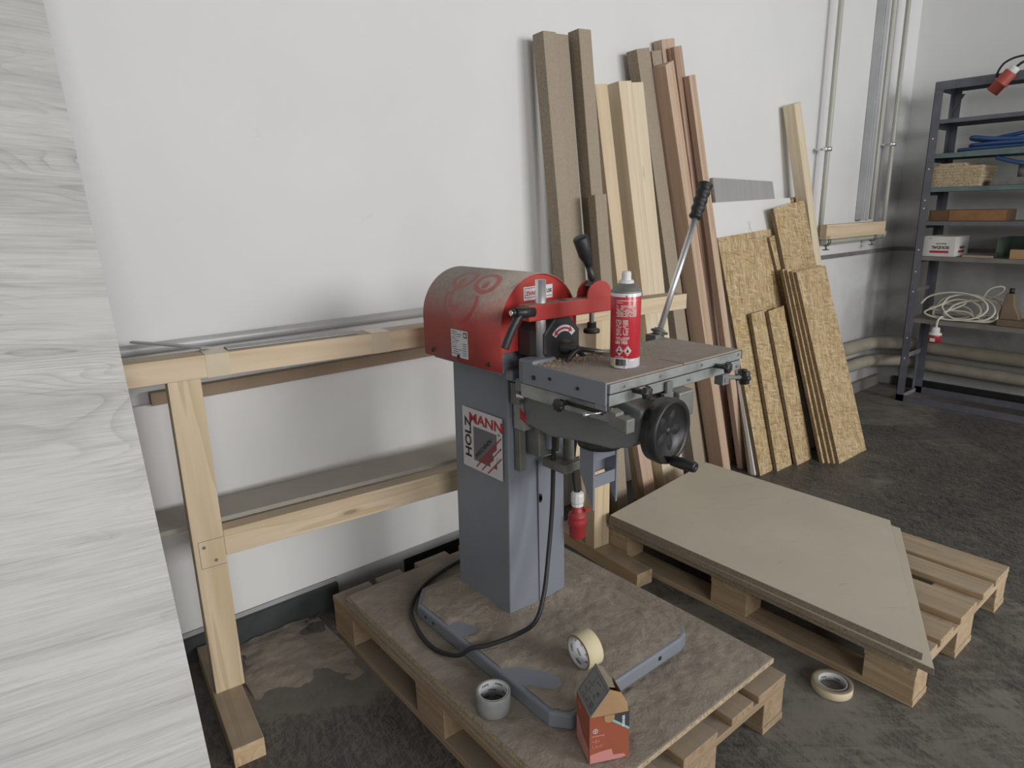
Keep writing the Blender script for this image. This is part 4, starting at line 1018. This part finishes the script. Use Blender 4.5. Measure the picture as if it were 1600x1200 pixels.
for k in range(3600):
    x = random.uniform(.78, 1.48); y = random.uniform(.78, 1.78)
    on = inside(x, y, out)
    if 1.03 < x < 1.25 and 1.30 < y < 1.56: continue
    near = math.hypot(max(0, abs(x-1.14)-.105), max(0, abs(y-1.43)-.125))
    if on and random.random() > .25+.75*max(0, 1-near/.08): continue
    if on and edge_d(x, y, out) < .012: continue
    if on and hole(x, y) < 1.1: continue
    if not on and (edge_d(x, y, out) < .004 or random.random() > .35): continue
    z = (.2105+.010*max(0, 1-near/.07)**2+.002) if on else ZB+.0035
    chip(x, y, z, random.uniform(.0009, .0028))
for k in range(900):      # thicker rim of chips round the foot of the column
    a = random.random()*4; s_ = random.uniform(-.02, 1.02)
    q = [(1.034+.212*s_, 1.303), (1.029, 1.305+.25*s_), (1.25, 1.305+.25*s_), (1.034+.212*s_, 1.56)][int(a)]
    r = abs(random.gauss(0, .018))+.002; x = q[0]+(-r if int(a) == 1 else r if int(a) == 2 else 0); y = q[1]-(r if int(a) == 0 else 0)+(r if int(a) == 3 else 0)
    chip(x, y, .2105+.010*max(0, 1-r/.07)**2+.0015, random.uniform(.0012, .004))
o = obj('sawdust', b, 'mounting'); tag(o, 'coarse sawdust chips around the machine column foot', 'sawdust'); o['kind'] = 'stuff'

# ------------------------------------------------------------------ red spray can on the table
CC = Vector((1.128, .984, TZ+.0004)); CR = .0335; CHt = .168
T2 = thing('spray_can', 'red spray can with white nozzle standing on the machine table', 'spray can', CC)
def lm(name, prof, m, seg=48, parent=None):
    b = bm_new(); lathe(b, (0, 0, 0), (0, 0, 1), prof, seg); return obj(name, b, m, parent or T2)
def can_mat():
    n = N('can_print'); 
    tc = n.node('ShaderNodeTexCoord'); s = n.node('ShaderNodeSeparateXYZ'); n.link(tc.outputs['Object'], s.inputs[0])
    col = n.ramp(s.outputs[2], [(.0, (.70, .69, .74)), (.0205, (.70, .69, .74)), (.0206, (.52, .025, .04)), (.1585, (.52, .025, .04)), (.1586, (.72, .71, .75))], 'CONSTANT')
    return n.done(col, .3, 0, Coat_Weight=.3)
M['can'] = can_mat()
canb = lm('can_body', [(0, 0), (0, CR-.004), (.004, CR), (CHt-.002, CR), (CHt, CR-.001)], 'can')
lm('shoulder', [(CHt-.0005, CR-.001), (CHt+.003, CR+.0006), (CHt+.004, CR-.002), (CHt+.008, .030), (CHt+.020, .016), (CHt+.020, 0)], 'dull_steel')
nz = lm('valve_ring', [(CHt+.017, .0165), (CHt+.022, .017), (CHt+.026, .0150), (CHt+.026, 0)], 'white')
lm('nozzle', [(CHt+.025, .0105), (CHt+.038, .0105), (CHt+.043, .010), (CHt+.045, .008), (CHt+.045, 0)], 'white')
# printing wrapped on the can, facing the camera side
A0 = math.atan2(-.984, -1.128)+.02
def wrap(co):
    a = A0+co.x*.74/CR; r = CR+.0001+co.z
    return Vector((math.cos(a)*r, math.sin(a)*r, co.y))
b = bm_new(); I = Matrix.Identity(4)
def wflat(x0, x1, y0, y1, mi, t=.0003):
    n_ = max(1, int((x1-x0)/.004)); 
    for i in range(n_):
        s = bm_new(); box(s, x0+(x1-x0)*i/n_, x0+(x1-x0)*(i+1)/n_, y0, y1, 0, t); s.verts.index_update(); merge(b, s, None, mi, wrap)
def wpoly(pts, mi, t=.0003):
    s = bm_new(); flatpoly(s, I, pts, t, 0); s.verts.index_update(); merge(b, s, None, mi, wrap)
def wtext(s_, x, y, size, mi, bold=False):
    s = textbm(s_, size, .0004, bold); bmesh.ops.triangulate(s, faces=s.faces[:]); s.verts.index_update(); merge(b, s, Matrix.Translation((x, y, 0)), mi, wrap)
random.seed(5)
def block(x0, x1, y0, y1, lh, fill=.8):
    y = y1
    while y > y0:
        x = x0
        while x < x1:
            w_ = random.uniform(.0016, .005)
            if random.random() < fill and x+w_ < x1: wflat(x, x+w_, y-lh*.5, y, 1, .00025)
            x += w_+.0008
        y -= lh
wflat(-.030, .034, .1515, .1530, 1); wflat(-.030, -.010, .147, .1482, 1)
block(-.030, .034, .117, .142, .0029, .85)
for cx in (-.030, -.008):
    for cy in (.100, .088, .076): block(cx, cx+.018, cy, cy+.010, .0029, .75)
block(-.030, .012, .066, .072, .0029)
wtext('UN 1950', -.031, .0565, .0098, 1, True)
for cx in (-.018, .007):
    wpoly([(cx, .0545-.001), (cx+.0118, .0415), (cx, .0295), (cx-.0118, .0415)], 1, .0002)
    wpoly([(cx, .0518), (cx+.0096, .0415), (cx, .0315), (cx-.0096, .0415)], 3, .0004)
    wpoly([(cx, .0502), (cx+.0082, .0415), (cx, .0328), (cx-.0082, .0415)], 1, .0006)
cx = -.018
wpoly([(cx+.0022*math.cos(a*PI/4), .0452+.0024*math.sin(a*PI/4)) for a in range(8)], 2, .0009)
wpoly([(cx-.0042, .0362), (cx-.0046, .040), (cx-.0018, .0428), (cx, .0400), (cx+.0018, .0428), (cx+.0046, .040), (cx+.0042, .0362), (cx, .0375)], 2, .0009)
cx = .007
wpoly([(cx-.003, .0375), (cx-.0036, .041), (cx-.0018, .0430), (cx-.0010, .0470), (cx+.0014, .0445), (cx+.0034, .0420), (cx+.0034, .0385), (cx+.002, .0372)], 2, .0009)
wflat(-.003+.007, .011, .0345, .0352, 2, .0009)
wflat(-.032, -.005, .0268, .0278, 1); wflat(-.035, .008, .0015, .0248, 4, .0002)
x = -.030
while x < .002:
    w_ = random.choice((.0004, .0007, .0011)); wflat(x, x+w_, .0075, .0225, 2, .0005); x += w_+random.choice((.0004, .0007))
wflat(.013, .027, .0178, .0218, 1)
wpoly([(-.047, .0060), (-.0355, .0030), (-.0355, .0235), (-.0420, .0150)], 5, .0004)
wflat(-.0005, .0025, .1605, .1635, 2, .0004); wflat(-.004, -.001, .0035, .0058, 2, .0005)
obj('printed_label', b, ['can', 'ink_white', 'ink', 'ink_red', 'paper', 'yellow'], canb)

# ------------------------------------------------------------------ adhesive tape rolls
def tape_roll(label, loc, rot, ro, ri, h, outer, side, text, group='rolls of adhesive tape'):
    t = thing('tape_roll', label, 'tape', loc, 0, group); t.rotation_euler = rot
    b = bm_new(); lathe(b, (0, 0, 0), (0, 0, 1), [(0, ri+.0022), (0, ro-.0008), (.0008, ro), (h-.0008, ro), (h, ro-.0008), (h, ri+.0022)], 64, close=True)
    for f in b.faces:
        if abs(f.calc_center_median().z-h) < .0005 or f.calc_center_median().z < .0005: f.material_index = 1
    obj('tape', b, [outer, side], t)
    b = bm_new(); lathe(b, (0, 0, 0), (0, 0, 1), [(0, ri), (0, ri+.002), (h, ri+.002), (h, ri)], 64, close=True); core = obj('core', b, 'core', t)
    b = bm_new(); rows = max(1, int(h/.013))
    for r_ in range(rows):
        for k in range(6):
            tb_ = textbm(text, .0095 if h > .03 else .008, .0003, True); bmesh.ops.triangulate(tb_, faces=tb_.faces[:]); tb_.verts.index_update()
            a0 = 2*PI*k/6+(r_ % 2)*.5
            def fn(co, a0=a0, r_=r_):
                a = a0-co.x/ri; r = ri-.0002-co.z*.3; return Vector((math.cos(a)*r, math.sin(a)*r, h*(r_+.5)/rows-.003+co.y))
            merge(b, tb_, None, 0, fn)
    obj('core_print', b, 'ink', core)
    return t
tape_roll('roll of clear tape standing on the dusty board', (.813, 1.102, ZB+.003), (0, 0, .8), .0415, .0345, .050, 'clear_tape', 'clear_tape', 'masq')
tape_roll('masking tape roll lying on the machine base behind the box', (1.072, 1.024, .2585), (0, math.radians(-92), math.radians(-6)), .0455, .038, .046, 'masking', 'masking_side', 'masq')
tape_roll('flat masking tape roll lying on the floor between pallets', (1.700, .690, .0005), (0, 0, .3), .054, .036, .024, 'masking', 'masking_side', 'masq')

# ------------------------------------------------------------------ small orange carton on the board
T3 = thing('screw_carton', 'small orange cardboard carton with open flaps in the foreground', 'box', (.905, .87, ZB+.002), 0)
BX0, BX1 = 0, 0
p0, p1, p2 = Vector((.866, .832)), Vector((.947, .792)), Vector((.902, .912))    # near-left corner, near-right corner, far-left corner
e1_ = (p1-p0); wdt = e1_.length; e1_.normalize(); e2_ = Vector((-e1_.y, e1_.x)); dpt = .088
ang = math.atan2(e1_.y, e1_.x); Hb = .118
T3.location = (p0.x, p0.y, ZB+.0025); T3.rotation_euler = (0, 0, ang); ORI[T3.name] = Vector(T3.location)
b = bm_new(); th = .0012
for (xa, xb_, ya_, yb_) in ((0, wdt, 0, th), (0, wdt, dpt-th, dpt), (0, th, th, dpt-th), (wdt-th, wdt, th, dpt-th)): box(b, xa, xb_, ya_, yb_, 0, Hb)
box(b, th, wdt-th, th, dpt-th, 0, .001); carton = obj('carton_body', b, 'box_orange', T3)
b = bm_new(); mt = basis((0, -.0003, 0), (1, 0, 0), (0, 0, 1))
flatpoly(b, mt, [(wdt*.50, Hb), (wdt, Hb), (wdt, Hb*.62), (wdt*.58, Hb*.86)], .0004, 0)
flatpoly(b, mt, [(wdt*.50, Hb*.885), (wdt*.58, Hb*.90), (wdt, Hb*.66), (wdt, Hb*.61)], .0006, 1)
flatpoly(b, mt, [(wdt*.36, Hb)]+[(wdt*.49+wdt*.13*math.cos(a), Hb*.93+Hb*.09*math.sin(a)) for a in [PI+PI*k/8 for k in range(9)]]+[(wdt*.62, Hb)], .0008, 2)
flatpoly(b, mt, [(.001, .001), (wdt*.8, .001), (wdt*.93, .004), (wdt*.88, .011), (wdt*.60, .013), (wdt*.56, .030), (wdt*.30, .028), (wdt*.06, .024), (.001, .023)], .0004, 3)
put_text(b, mt, 'BERNER', wdt*.88, Hb*.70, .0085, 4, rot=PI/2, bold=True, t=.001, narrow=.95)
lathe(b, (wdt*.14, -.0003, Hb*.70), (0, -1, 0), [(0, .0060), (.0006, .0060), (.0006, .0048), (0, .0048)], 20, close=True)
lathe(b, (wdt*.14, -.0003, Hb*.70), (0, -1, 0), [(0, .0026), (.0006, .0026), (.0006, .0012), (0, .0012)], 16, close=True)
for f in b.faces[-1*(20*4+16*4):]: f.material_index = 4
flat(b, mt, wdt*.06, wdt*.34, Hb*.585, Hb*.60, .0006, 5); flat(b, mt, wdt*.34, wdt*.36, Hb*.56, Hb*.62, .0006, 5)
flat(b, mt, wdt*.06, wdt*.24, Hb*.475, Hb*.485, .0006, 5); flat(b, mt, wdt*.15, wdt*.17, Hb*.44, Hb*.52, .0006, 5); flat(b, mt, wdt*.22, wdt*.235, Hb*.455, Hb*.505, .0006, 5)
put_text(b, mt, '4,0x40', wdt*.05, Hb*.34, .009, 5, t=.0008)
obj('print', b, ['navy', 'teal', 'card', 'ink_rose', 'ink_white', 'ink_rose'], carton)
b = bm_new(); mt = basis((-.0003, dpt, 0), (0, -1, 0), (0, 0, 1))
flatpoly(b, mt, [(.004, .001), (dpt-.004, .001), (dpt-.006, .034), (dpt*.5, .040), (.012, .062), (.004, .058)], .0004, 0)
put_text(b, mt, 'HBS', .012, Hb*.80, .012, 0, t=.0006)
flat(b, mt, dpt*.45, dpt*.9, Hb*.55, Hb*.56, .0005, 0)
obj('print', b, ['ink_rose'], carton)
def flap(pts, m, label=None, nm='flap'):
    b = bm_new(); P = [Vector(p) for p in pts]; nrm = (P[1]-P[0]).cross(P[2]-P[0]).normalized()*.0012
    A = [b.verts.new(p) for p in P]; B = [b.verts.new(p+nrm) for p in P]; n_ = len(P); b.faces.new(A[::-1]); b.faces.new(B)
    for i in range(n_): b.faces.new((A[i], A[(i+1) % n_], B[(i+1) % n_], B[i]))
    o = obj(nm, b, m, T3)
    if label: o['label'] = label
    return o
k_ = Hb+.0005
# printed lid leaning up from the left edge, cardboard gusset facing the camera, narrow back flap
fl = flap([(.0, .0, k_), (.0, dpt, k_), (wdt*.50, dpt*1.02, k_+.062), (wdt*.50, dpt*.02, k_+.060)], 'core_grey', 'grey printed side flap tilted up')
b = bm_new(); P0 = Vector((0, 0, k_)); ex = Vector((wdt*.50, 0, .060)); mt = basis(P0+Vector((-.0012, 0, .0012)), (0, -1, 0), (wdt*.5, 0, .060)); mt = basis((-.0006, dpt, k_+.0006), (0, -1, 0), (wdt*.5, 0, .060))
hl = ex.length
for a_, c_, d_, e_ in ((.004, .084, .008, .009), (.004, .005, .008, hl-.006), (.083, .084, .008, hl-.006), (.004, .084, hl-.007, hl-.006), (.030, .031, .008, hl-.006)): flat(b, mt, a_, c_, d_, e_, .0006, 0)
random.seed(9)
for k in range(26):
    x_ = random.uniform(.008, .07); y_ = random.uniform(.012, hl-.014); flat(b, mt, x_, x_+random.uniform(.004, .012), y_, y_+.0013, .0006, 0)
put_text(b, mt, 'CE', .060, hl*.55, .009, 0, t=.0007); put_text(b, mt, 'M4', .060, hl*.2, .012, 0, t=.0007, bold=True)
obj('flap_print', b, ['ink_grey'], fl)
flap([(.002, .001, k_), (wdt*.97, .001, k_), (wdt*.94, .004, k_+.022), (wdt*.80, .006, k_+.046), (wdt*.52, .006, k_+.058)], 'card', 'plain brown inner flap facing the front')
flap([(wdt*.50, dpt*1.0, k_+.060), (wdt*.50, dpt*.12, k_+.0605), (wdt*.66, dpt*.10, k_+.058), (wdt*.68, dpt*.98, k_+.050)], 'chip_face')
flap([(wdt*.98, dpt*.98, k_), (wdt*.98, .12*dpt, k_), (wdt*.90, .10*dpt, k_+.030), (wdt*.90, dpt*.9, k_+.030)], 'card')

# ------------------------------------------------------------------ shelving at the right wall
SX0, SX1, SYL, SYR = 4.836, 5.150, 1.765, .05
T4 = thing('metal_shelving', 'grey bolted metal shelving along the right wall', 'shelf', (5.02, .9, 0))
LV = [(2.03, 'shelf_grey', .032), (1.812, 'shelf_grey', .026), (1.612, 'shelf_green', .030), (1.410, 'shelf_green', .030), (1.203, 'shelf_grey', .028), (.982, 'shelf_board', .028), (.575, 'shelf_board', .028)]
def angle_post(x, y, sx, sy):
    b = bm_new(); w_ = .048; t_ = .003
    box(b, *sorted((x, x+sx*t_)), *sorted((y, y+sy*w_)), 0, 2.03); box(b, *sorted((x, x+sx*w_)), *sorted((y, y+sy*t_)), 0, 2.03)
    o = mp4('post', b, 'shelf_grey')
    for z in (.3, .44, .75, .88, 1.02, 1.28, 1.33, 1.52, 1.70):
        b = bm_new(); cyl(b, (x-sx*.0004, y+sy*.024, z), (x-sx*.002, y+sy*.024, z), .005, seg=10); q = obj('bolt', b, 'white', o, world=True)
    return o
def mp4(name, b, m, parent=None, bevel=0): return obj(name, b, m, parent or T4, bevel, world=True)
for y, sy in ((SYL, -1), (SYR, 1)):
    angle_post(SX0, y, 1, sy); angle_post(SX1, y, -1, sy)
for z, m, h in LV:
    b = bm_new(); box(b, SX0+.003, SX1-.003, SYR+.003, SYL-.003, z-.006, z-.003); box(b, SX0+.0035, SX0+.006, SYR+.004, SYL-.004, z-h, z-.006); box(b, SX1-.006, SX1-.0035, SYR+.004, SYL-.004, z-h, z-.006)
    if z > 2: box(b, SX0-.002, SX0, SYR, SYL, z-.05, z)
    mp4('shelf_plate', b, m)
    b = bm_new(); box(b, SX0+.004, SX1-.004, SYL-.0065, SYL-.0035, z-.05, z-.007); mp4('side_brace', b, 'shelf_grey')
b = bm_new(); box(b, SX0+.004, SX1-.004, SYL-.010, SYL-.006, .74, .765); mp4('side_brace', b, 'shelf_board')
b = bm_new(); box(b, SX0+.004, SX1-.004, SYL-.010, SYL-.006, .29, .32); mp4('side_brace', b, 'alu')
b = bm_new(); prism(b, [(SYL-.003, 1.98), (SYL-.003, 1.90), (SYL-.05, 1.98)], 'x', SX0+.003, SX0+.006); mp4('gusset', b, 'shelf_grey')
b = bm_new(); prism(b, [(SYL-.003, 1.98), (SYL-.003, 1.86), (SYL-.07, 1.98)], 'x', SX1-.012, SX1-.009); mp4('gusset', b, 'shelf_grey')
b = bm_new(); box(b, SX0, SX0+.003, SYR, SYL, .001, .045); mp4('base_rail', b, 'shelf_grey')
b = bm_new(); box(b, SX1-.003, SX1, SYR, SYL, .001, .045); mp4('base_rail', b, 'shelf_grey')
b = bm_new(); box(b, SX0+.004, SX1-.004, SYL-.012, SYL-.008, .004, .03); mp4('base_rail', b, 'alu')
# goods on the shelves
random.seed(21)
z = 1.4085
for k in range(8):
    b = bm_new(); off = random.uniform(-.012, .008)
    y0_ = 1.455+.012*random.random()+(.09 if k == 7 else 0); y1_ = 1.735+off-(.05 if k == 7 else 0)
    box(b, 4.855, 5.13, y0_, y1_, z, z+.0168)
    tag(obj('chipboard_offcut', b, ['chip_light']), ['lowest', 'second', 'third', 'fourth', 'fifth', 'sixth', 'seventh', 'topmost'][k]+' chipboard offcut from below in the shelf stack', 'board', 'chipboard offcuts stacked on the shelf'); z += .0175
b = bm_new(); box(b, 4.86, 5.0, 1.30, 1.73, 1.2015, 1.268); b2 = b
t = thing('wooden_box', 'low brown wooden box lying on the shelf above the white carton', 'box', (4.93, 1.5, 1.2015))
b.free(); b = bm_new()
for a_ in ((4.86, 4.872, 1.30, 1.715), (5.04, 5.052, 1.30, 1.715), (4.872, 5.04, 1.703, 1.715), (4.872, 5.04, 1.30, 1.312)): box(b, *a_, 1.2015, 1.268)
box(b, 4.872, 5.04, 1.312, 1.703, 1.2015, 1.206); obj('box_body', b, 'brown', t, .001, world=True)
b = bm_new(); box(b, 4.8585, 4.860, 1.30, 1.60, 1.203, 1.266); o = obj('front_strip', b, 'brown_light', t, world=True); o['label'] = 'lighter orange-brown front piece'
# white carton with upside-down print
t = thing('white_carton', 'open white carton with upside-down red and black lettering on shelf', 'box', (4.96, 1.63, .9805))
b = bm_new()
for a_ in ((4.865, 4.868, 1.545, 1.725), (5.10, 5.103, 1.545, 1.725), (4.868, 5.10, 1.545, 1.548), (4.868, 5.10, 1.722, 1.725)): box(b, *a_, .9805, 1.105)
box(b, 4.868, 5.10, 1.548, 1.722, .9805, .984); cb = obj('carton_body', b, 'box_white', t, world=True)
b = bm_new(); mt = basis((4.8645, 1.725, .98), (0, -1, 0), (0, 0, 1))
flat(b, mt, .040, .148, .022, .037, .0006, 1)
put_text(b, mt, 'SOUDAL', .149, .0655, .026, 0, rot=PI, bold=True, t=.0008); put_text(b, mt, 'Made in EU', .130, .084, .012, 0, rot=PI, t=.0008)
put_text(b, mt, '11', .045, .118, .014, 0, rot=PI, t=.0008)
mt = basis((4.87, 1.5445, .98), (1, 0, 0), (0, 0, 1)); flat(b, mt, .06, .16, .022, .037, .0006, 1); put_text(b, mt, 'SOUDAL', .160, .062, .022, 0, rot=PI, bold=True, t=.0008)
obj('print', b, ['ink', 'ink_red'], cb, world=True)
b = bm_new(); box(b, 4.87, 5.05, 1.34, 1.50, .9805, .992); tag(obj('wood_offcut', b, 'chip_face'), 'flat brown offcut lying between white carton and green crate', 'board')
t = thing('green_crate', 'open dark green crate on the shelf right of the carton', 'crate', (5.0, 1.18, .9805))
b = bm_new()
for a_ in ((4.90, 5.15, 1.325, 1.335), (4.90, 5.15, 1.02, 1.03), (5.14, 5.15, 1.03, 1.325)): box(b, *a_, .9805, 1.10)
box(b, 4.90, 5.14, 1.03, 1.325, .9805, .985); obj('crate_body', b, 'box_green', t, .002, world=True)
b = bm_new(); box(b, 4.86, 4.893, 1.05, 1.25, .9805, 1.035); tag(obj('cardboard_box', b, 'card'), 'small plain brown cardboard box in front of the green crate', 'box')
b = bm_new(); prism(b, [(1.42, 1.4085), (1.20, 1.4085), (1.20, 1.450), (1.30, 1.452), (1.41, 1.448)], 'x', 4.90, 4.98); tag(obj('steel_block', b, 'dull_steel', bevel=.002), 'flat machined steel block on shelf beside the chipboard offcuts', 'metal part')
b = bm_new(); lathe(b, (4.955, 1.275, 1.453), (0, 0, 1), [(0, 0), (0, .026), (.07, .026), (.07, .016), (.06, .016), (.06, 0)], 24); tag(obj('steel_bush', b, 'dull_steel'), 'upright round steel bush standing on the flat steel block', 'metal part')
# blue hoses
b = bm_new()
tube(b, [(4.92, 1.62, 1.625), (4.90, 1.52, 1.628), (4.90, 1.40, 1.630), (4.90, 1.22, 1.632), (4.92, .9, 1.632), (5.0, .75, 1.632)], .0105, 12)
tube(b, [(4.94, .8, 1.670), (4.90, 1.22, 1.668), (4.885, 1.42, 1.676), (4.885, 1.53, 1.692), (4.905, 1.548, 1.686), (4.925, 1.50, 1.675), (4.94, 1.3, 1.662), (4.98, .8, 1.66)], .0115, 12)
tube(b, [(4.93, .8, 1.648), (4.89, 1.20, 1.650), (4.888, 1.40, 1.652), (4.90, 1.52, 1.650), (4.94, 1.56, 1.648), (5.0, 1.5, 1.64), (5.05, 1.2, 1.64)], .0105, 12)
tube(b, [(4.96, .8, 1.71), (4.93, 1.2, 1.705), (4.94, 1.38, 1.69), (4.96, 1.5, 1.668)], .011, 12)
tag(obj('blue_hose', b, 'hose_blue'), 'coil of blue hose lying on the green-edged shelf', 'hose')
b = bm_new(); tube(b, [(4.875, 1.40, 1.570), (4.885, 1.33, 1.545), (4.885, 1.2, 1.515), (4.90, 1.0, 1.50), (4.94, .8, 1.52)], .012, 12)
tag(obj('blue_hose', b, 'hose_blue'), 'dark hose loop hanging just under the blue hose shelf', 'hose')
# white cable coil with plug
random.seed(4)
t = thing('extension_cable', 'tangled coil of off-white extension cable with a hanging red plug', 'cable', (4.95, 1.45, .575))
b = bm_new()
loops = [(1.50, .665, .19, .085, 0), (1.42, .66, .15, .080, .3), (1.36, .640, .17, .070, -.2), (1.46, .645, .11, .060, .2), (1.33, .655, .13, .06, .5), (1.52, .625, .12, .045, .1), (1.40, .675, .20, .06, .1)]
pts = []
for li, (cy, cz, ry, rz, ti) in enumerate(loops):
    for k in range(10):
        a = 2*PI*k/10; u_ = ry*math.cos(a); v_ = rz*math.sin(a)
        zz = cz+v_+u_*ti*.25; pts.append((4.875+.05*(zz-.58)/.15+li*.011+.012*math.sin(a*1.0), max(1.275, cy+.02+u_), max(.586, zz)))
tube(b, pts, .0062, 8, 5)
tube(b, [(4.99, 1.35, .60), (4.97, 1.38, .70), (4.98, 1.36, .775), (4.99, 1.31, .80), (5.0, 1.285, .79), (5.0, 1.31, .75), (4.98, 1.42, .68)], .0062, 8, 6)
tube(b, [(4.88, 1.56, .590), (4.85, 1.56, .60), (4.825, 1.57, .575), (4.823, 1.572, .53), (4.823, 1.572, .50)], .0062, 8, 6)
obj('cable', b, 'cable_white', t, world=True)
b = bm_new(); lathe(b, (4.823, 1.572, .535), (0, 0, -1), [(0, .008), (.005, .022), (.035, .024), (.040, .036), (.052, .037), (.052, 0)], 18); obj('plug_cap', b, 'white', t, world=True)
b = bm_new(); lathe(b, (4.823, 1.572, .483), (0, 0, -1), [(0, .036), (.008, .039), (.016, .036), (.050, .035), (.050, .030), (.042, .030), (.042, 0)], 22); obj('plug_body', b, 'cee_red', t, world=True)
b = bm_new(); mt = basis((4.7865, 1.590, .440), (0, -1, 0), (0, 0, 1)); flat(b, mt, .002, .032, .004, .026, .002, 0); obj('plug_label', b, 'paper', t, world=True)
# rusty machine part
t = thing('machine_foot', 'rusty brown metal bracket standing on the lowest shelf', 'metal part', (4.95, 1.24, .575))
b = bm_new(); box(b, 4.87, 5.02, 1.10, 1.265, .5735, .612); obj('base', b, 'bronze', t, .004, world=True)
b = bm_new(); prism(b, [(1.262, .6125), (1.258, .66), (1.250, .74), (1.245, .77), (1.205, .77), (1.195, .70), (1.165, .64), (1.16, .6125)], 'x', 4.90, 4.96); obj('upright', b, 'bronze', t, .004, world=True)
b = bm_new(); cyl(b, (4.93, 1.225, .77), (4.93, 1.225, .80), .014, seg=8); obj('bolt', b, 'black_clean', t, world=True)
# red plug lying on the top shelf rail
t = thing('industrial_plug', 'faded red industrial plug hanging over the top shelf edge', 'plug', (4.80, 1.39, 2.03))
pa, pb_ = Vector((4.788, 1.445, 1.925)), Vector((4.788, 1.352, 2.035)); d_ = (pb_-pa)
b = bm_new(); lathe(b, pa, d_, [(.004, 0), (.004, .026), (0, .028), (0, .033), (.055, .034), (.056, .040), (.066, .040), (.068, .034), (.125, .034), (.128, .026), (.128, 0)], 26); obj('plug_body', b, 'plug_faded', t, world=True)
b = bm_new(); lathe(b, pa, d_, [(.1285, .026), (.150, .026), (.158, .020), (.160, 0)], 18); obj('cable_gland', b, 'white', t, world=True)
b = bm_new(); dn = d_.normalized(); u1 = Vector((1, 0, 0)); v1 = dn.cross(u1)
for k in range(5):
    a = 2*PI*k/5; c_ = pa+dn*.0035+(u1*math.cos(a)+v1*math.sin(a))*.015; cyl(b, c_, c_-dn*.002, .0045, seg=10)
obj('socket_hole', b, 'ink', t, world=True)
b = bm_new(); e_ = pa+dn*.158
tube(b, [e_, e_+Vector((.0, -.03, .02)), e_+Vector((.05, -.08, .04)), e_+Vector((.1, -.2, .0)), (4.93, .9, 2.046)], .007, 10)
tube(b, [(4.80+.03, 1.44, 1.99), (4.83, 1.445, 2.03), (4.83, 1.41, 2.085), (4.85, 1.33, 2.108), (4.90, 1.2, 2.09), (4.97, .95, 2.04)], .006, 10)
obj('lead', b, 'black_clean', t, world=True)
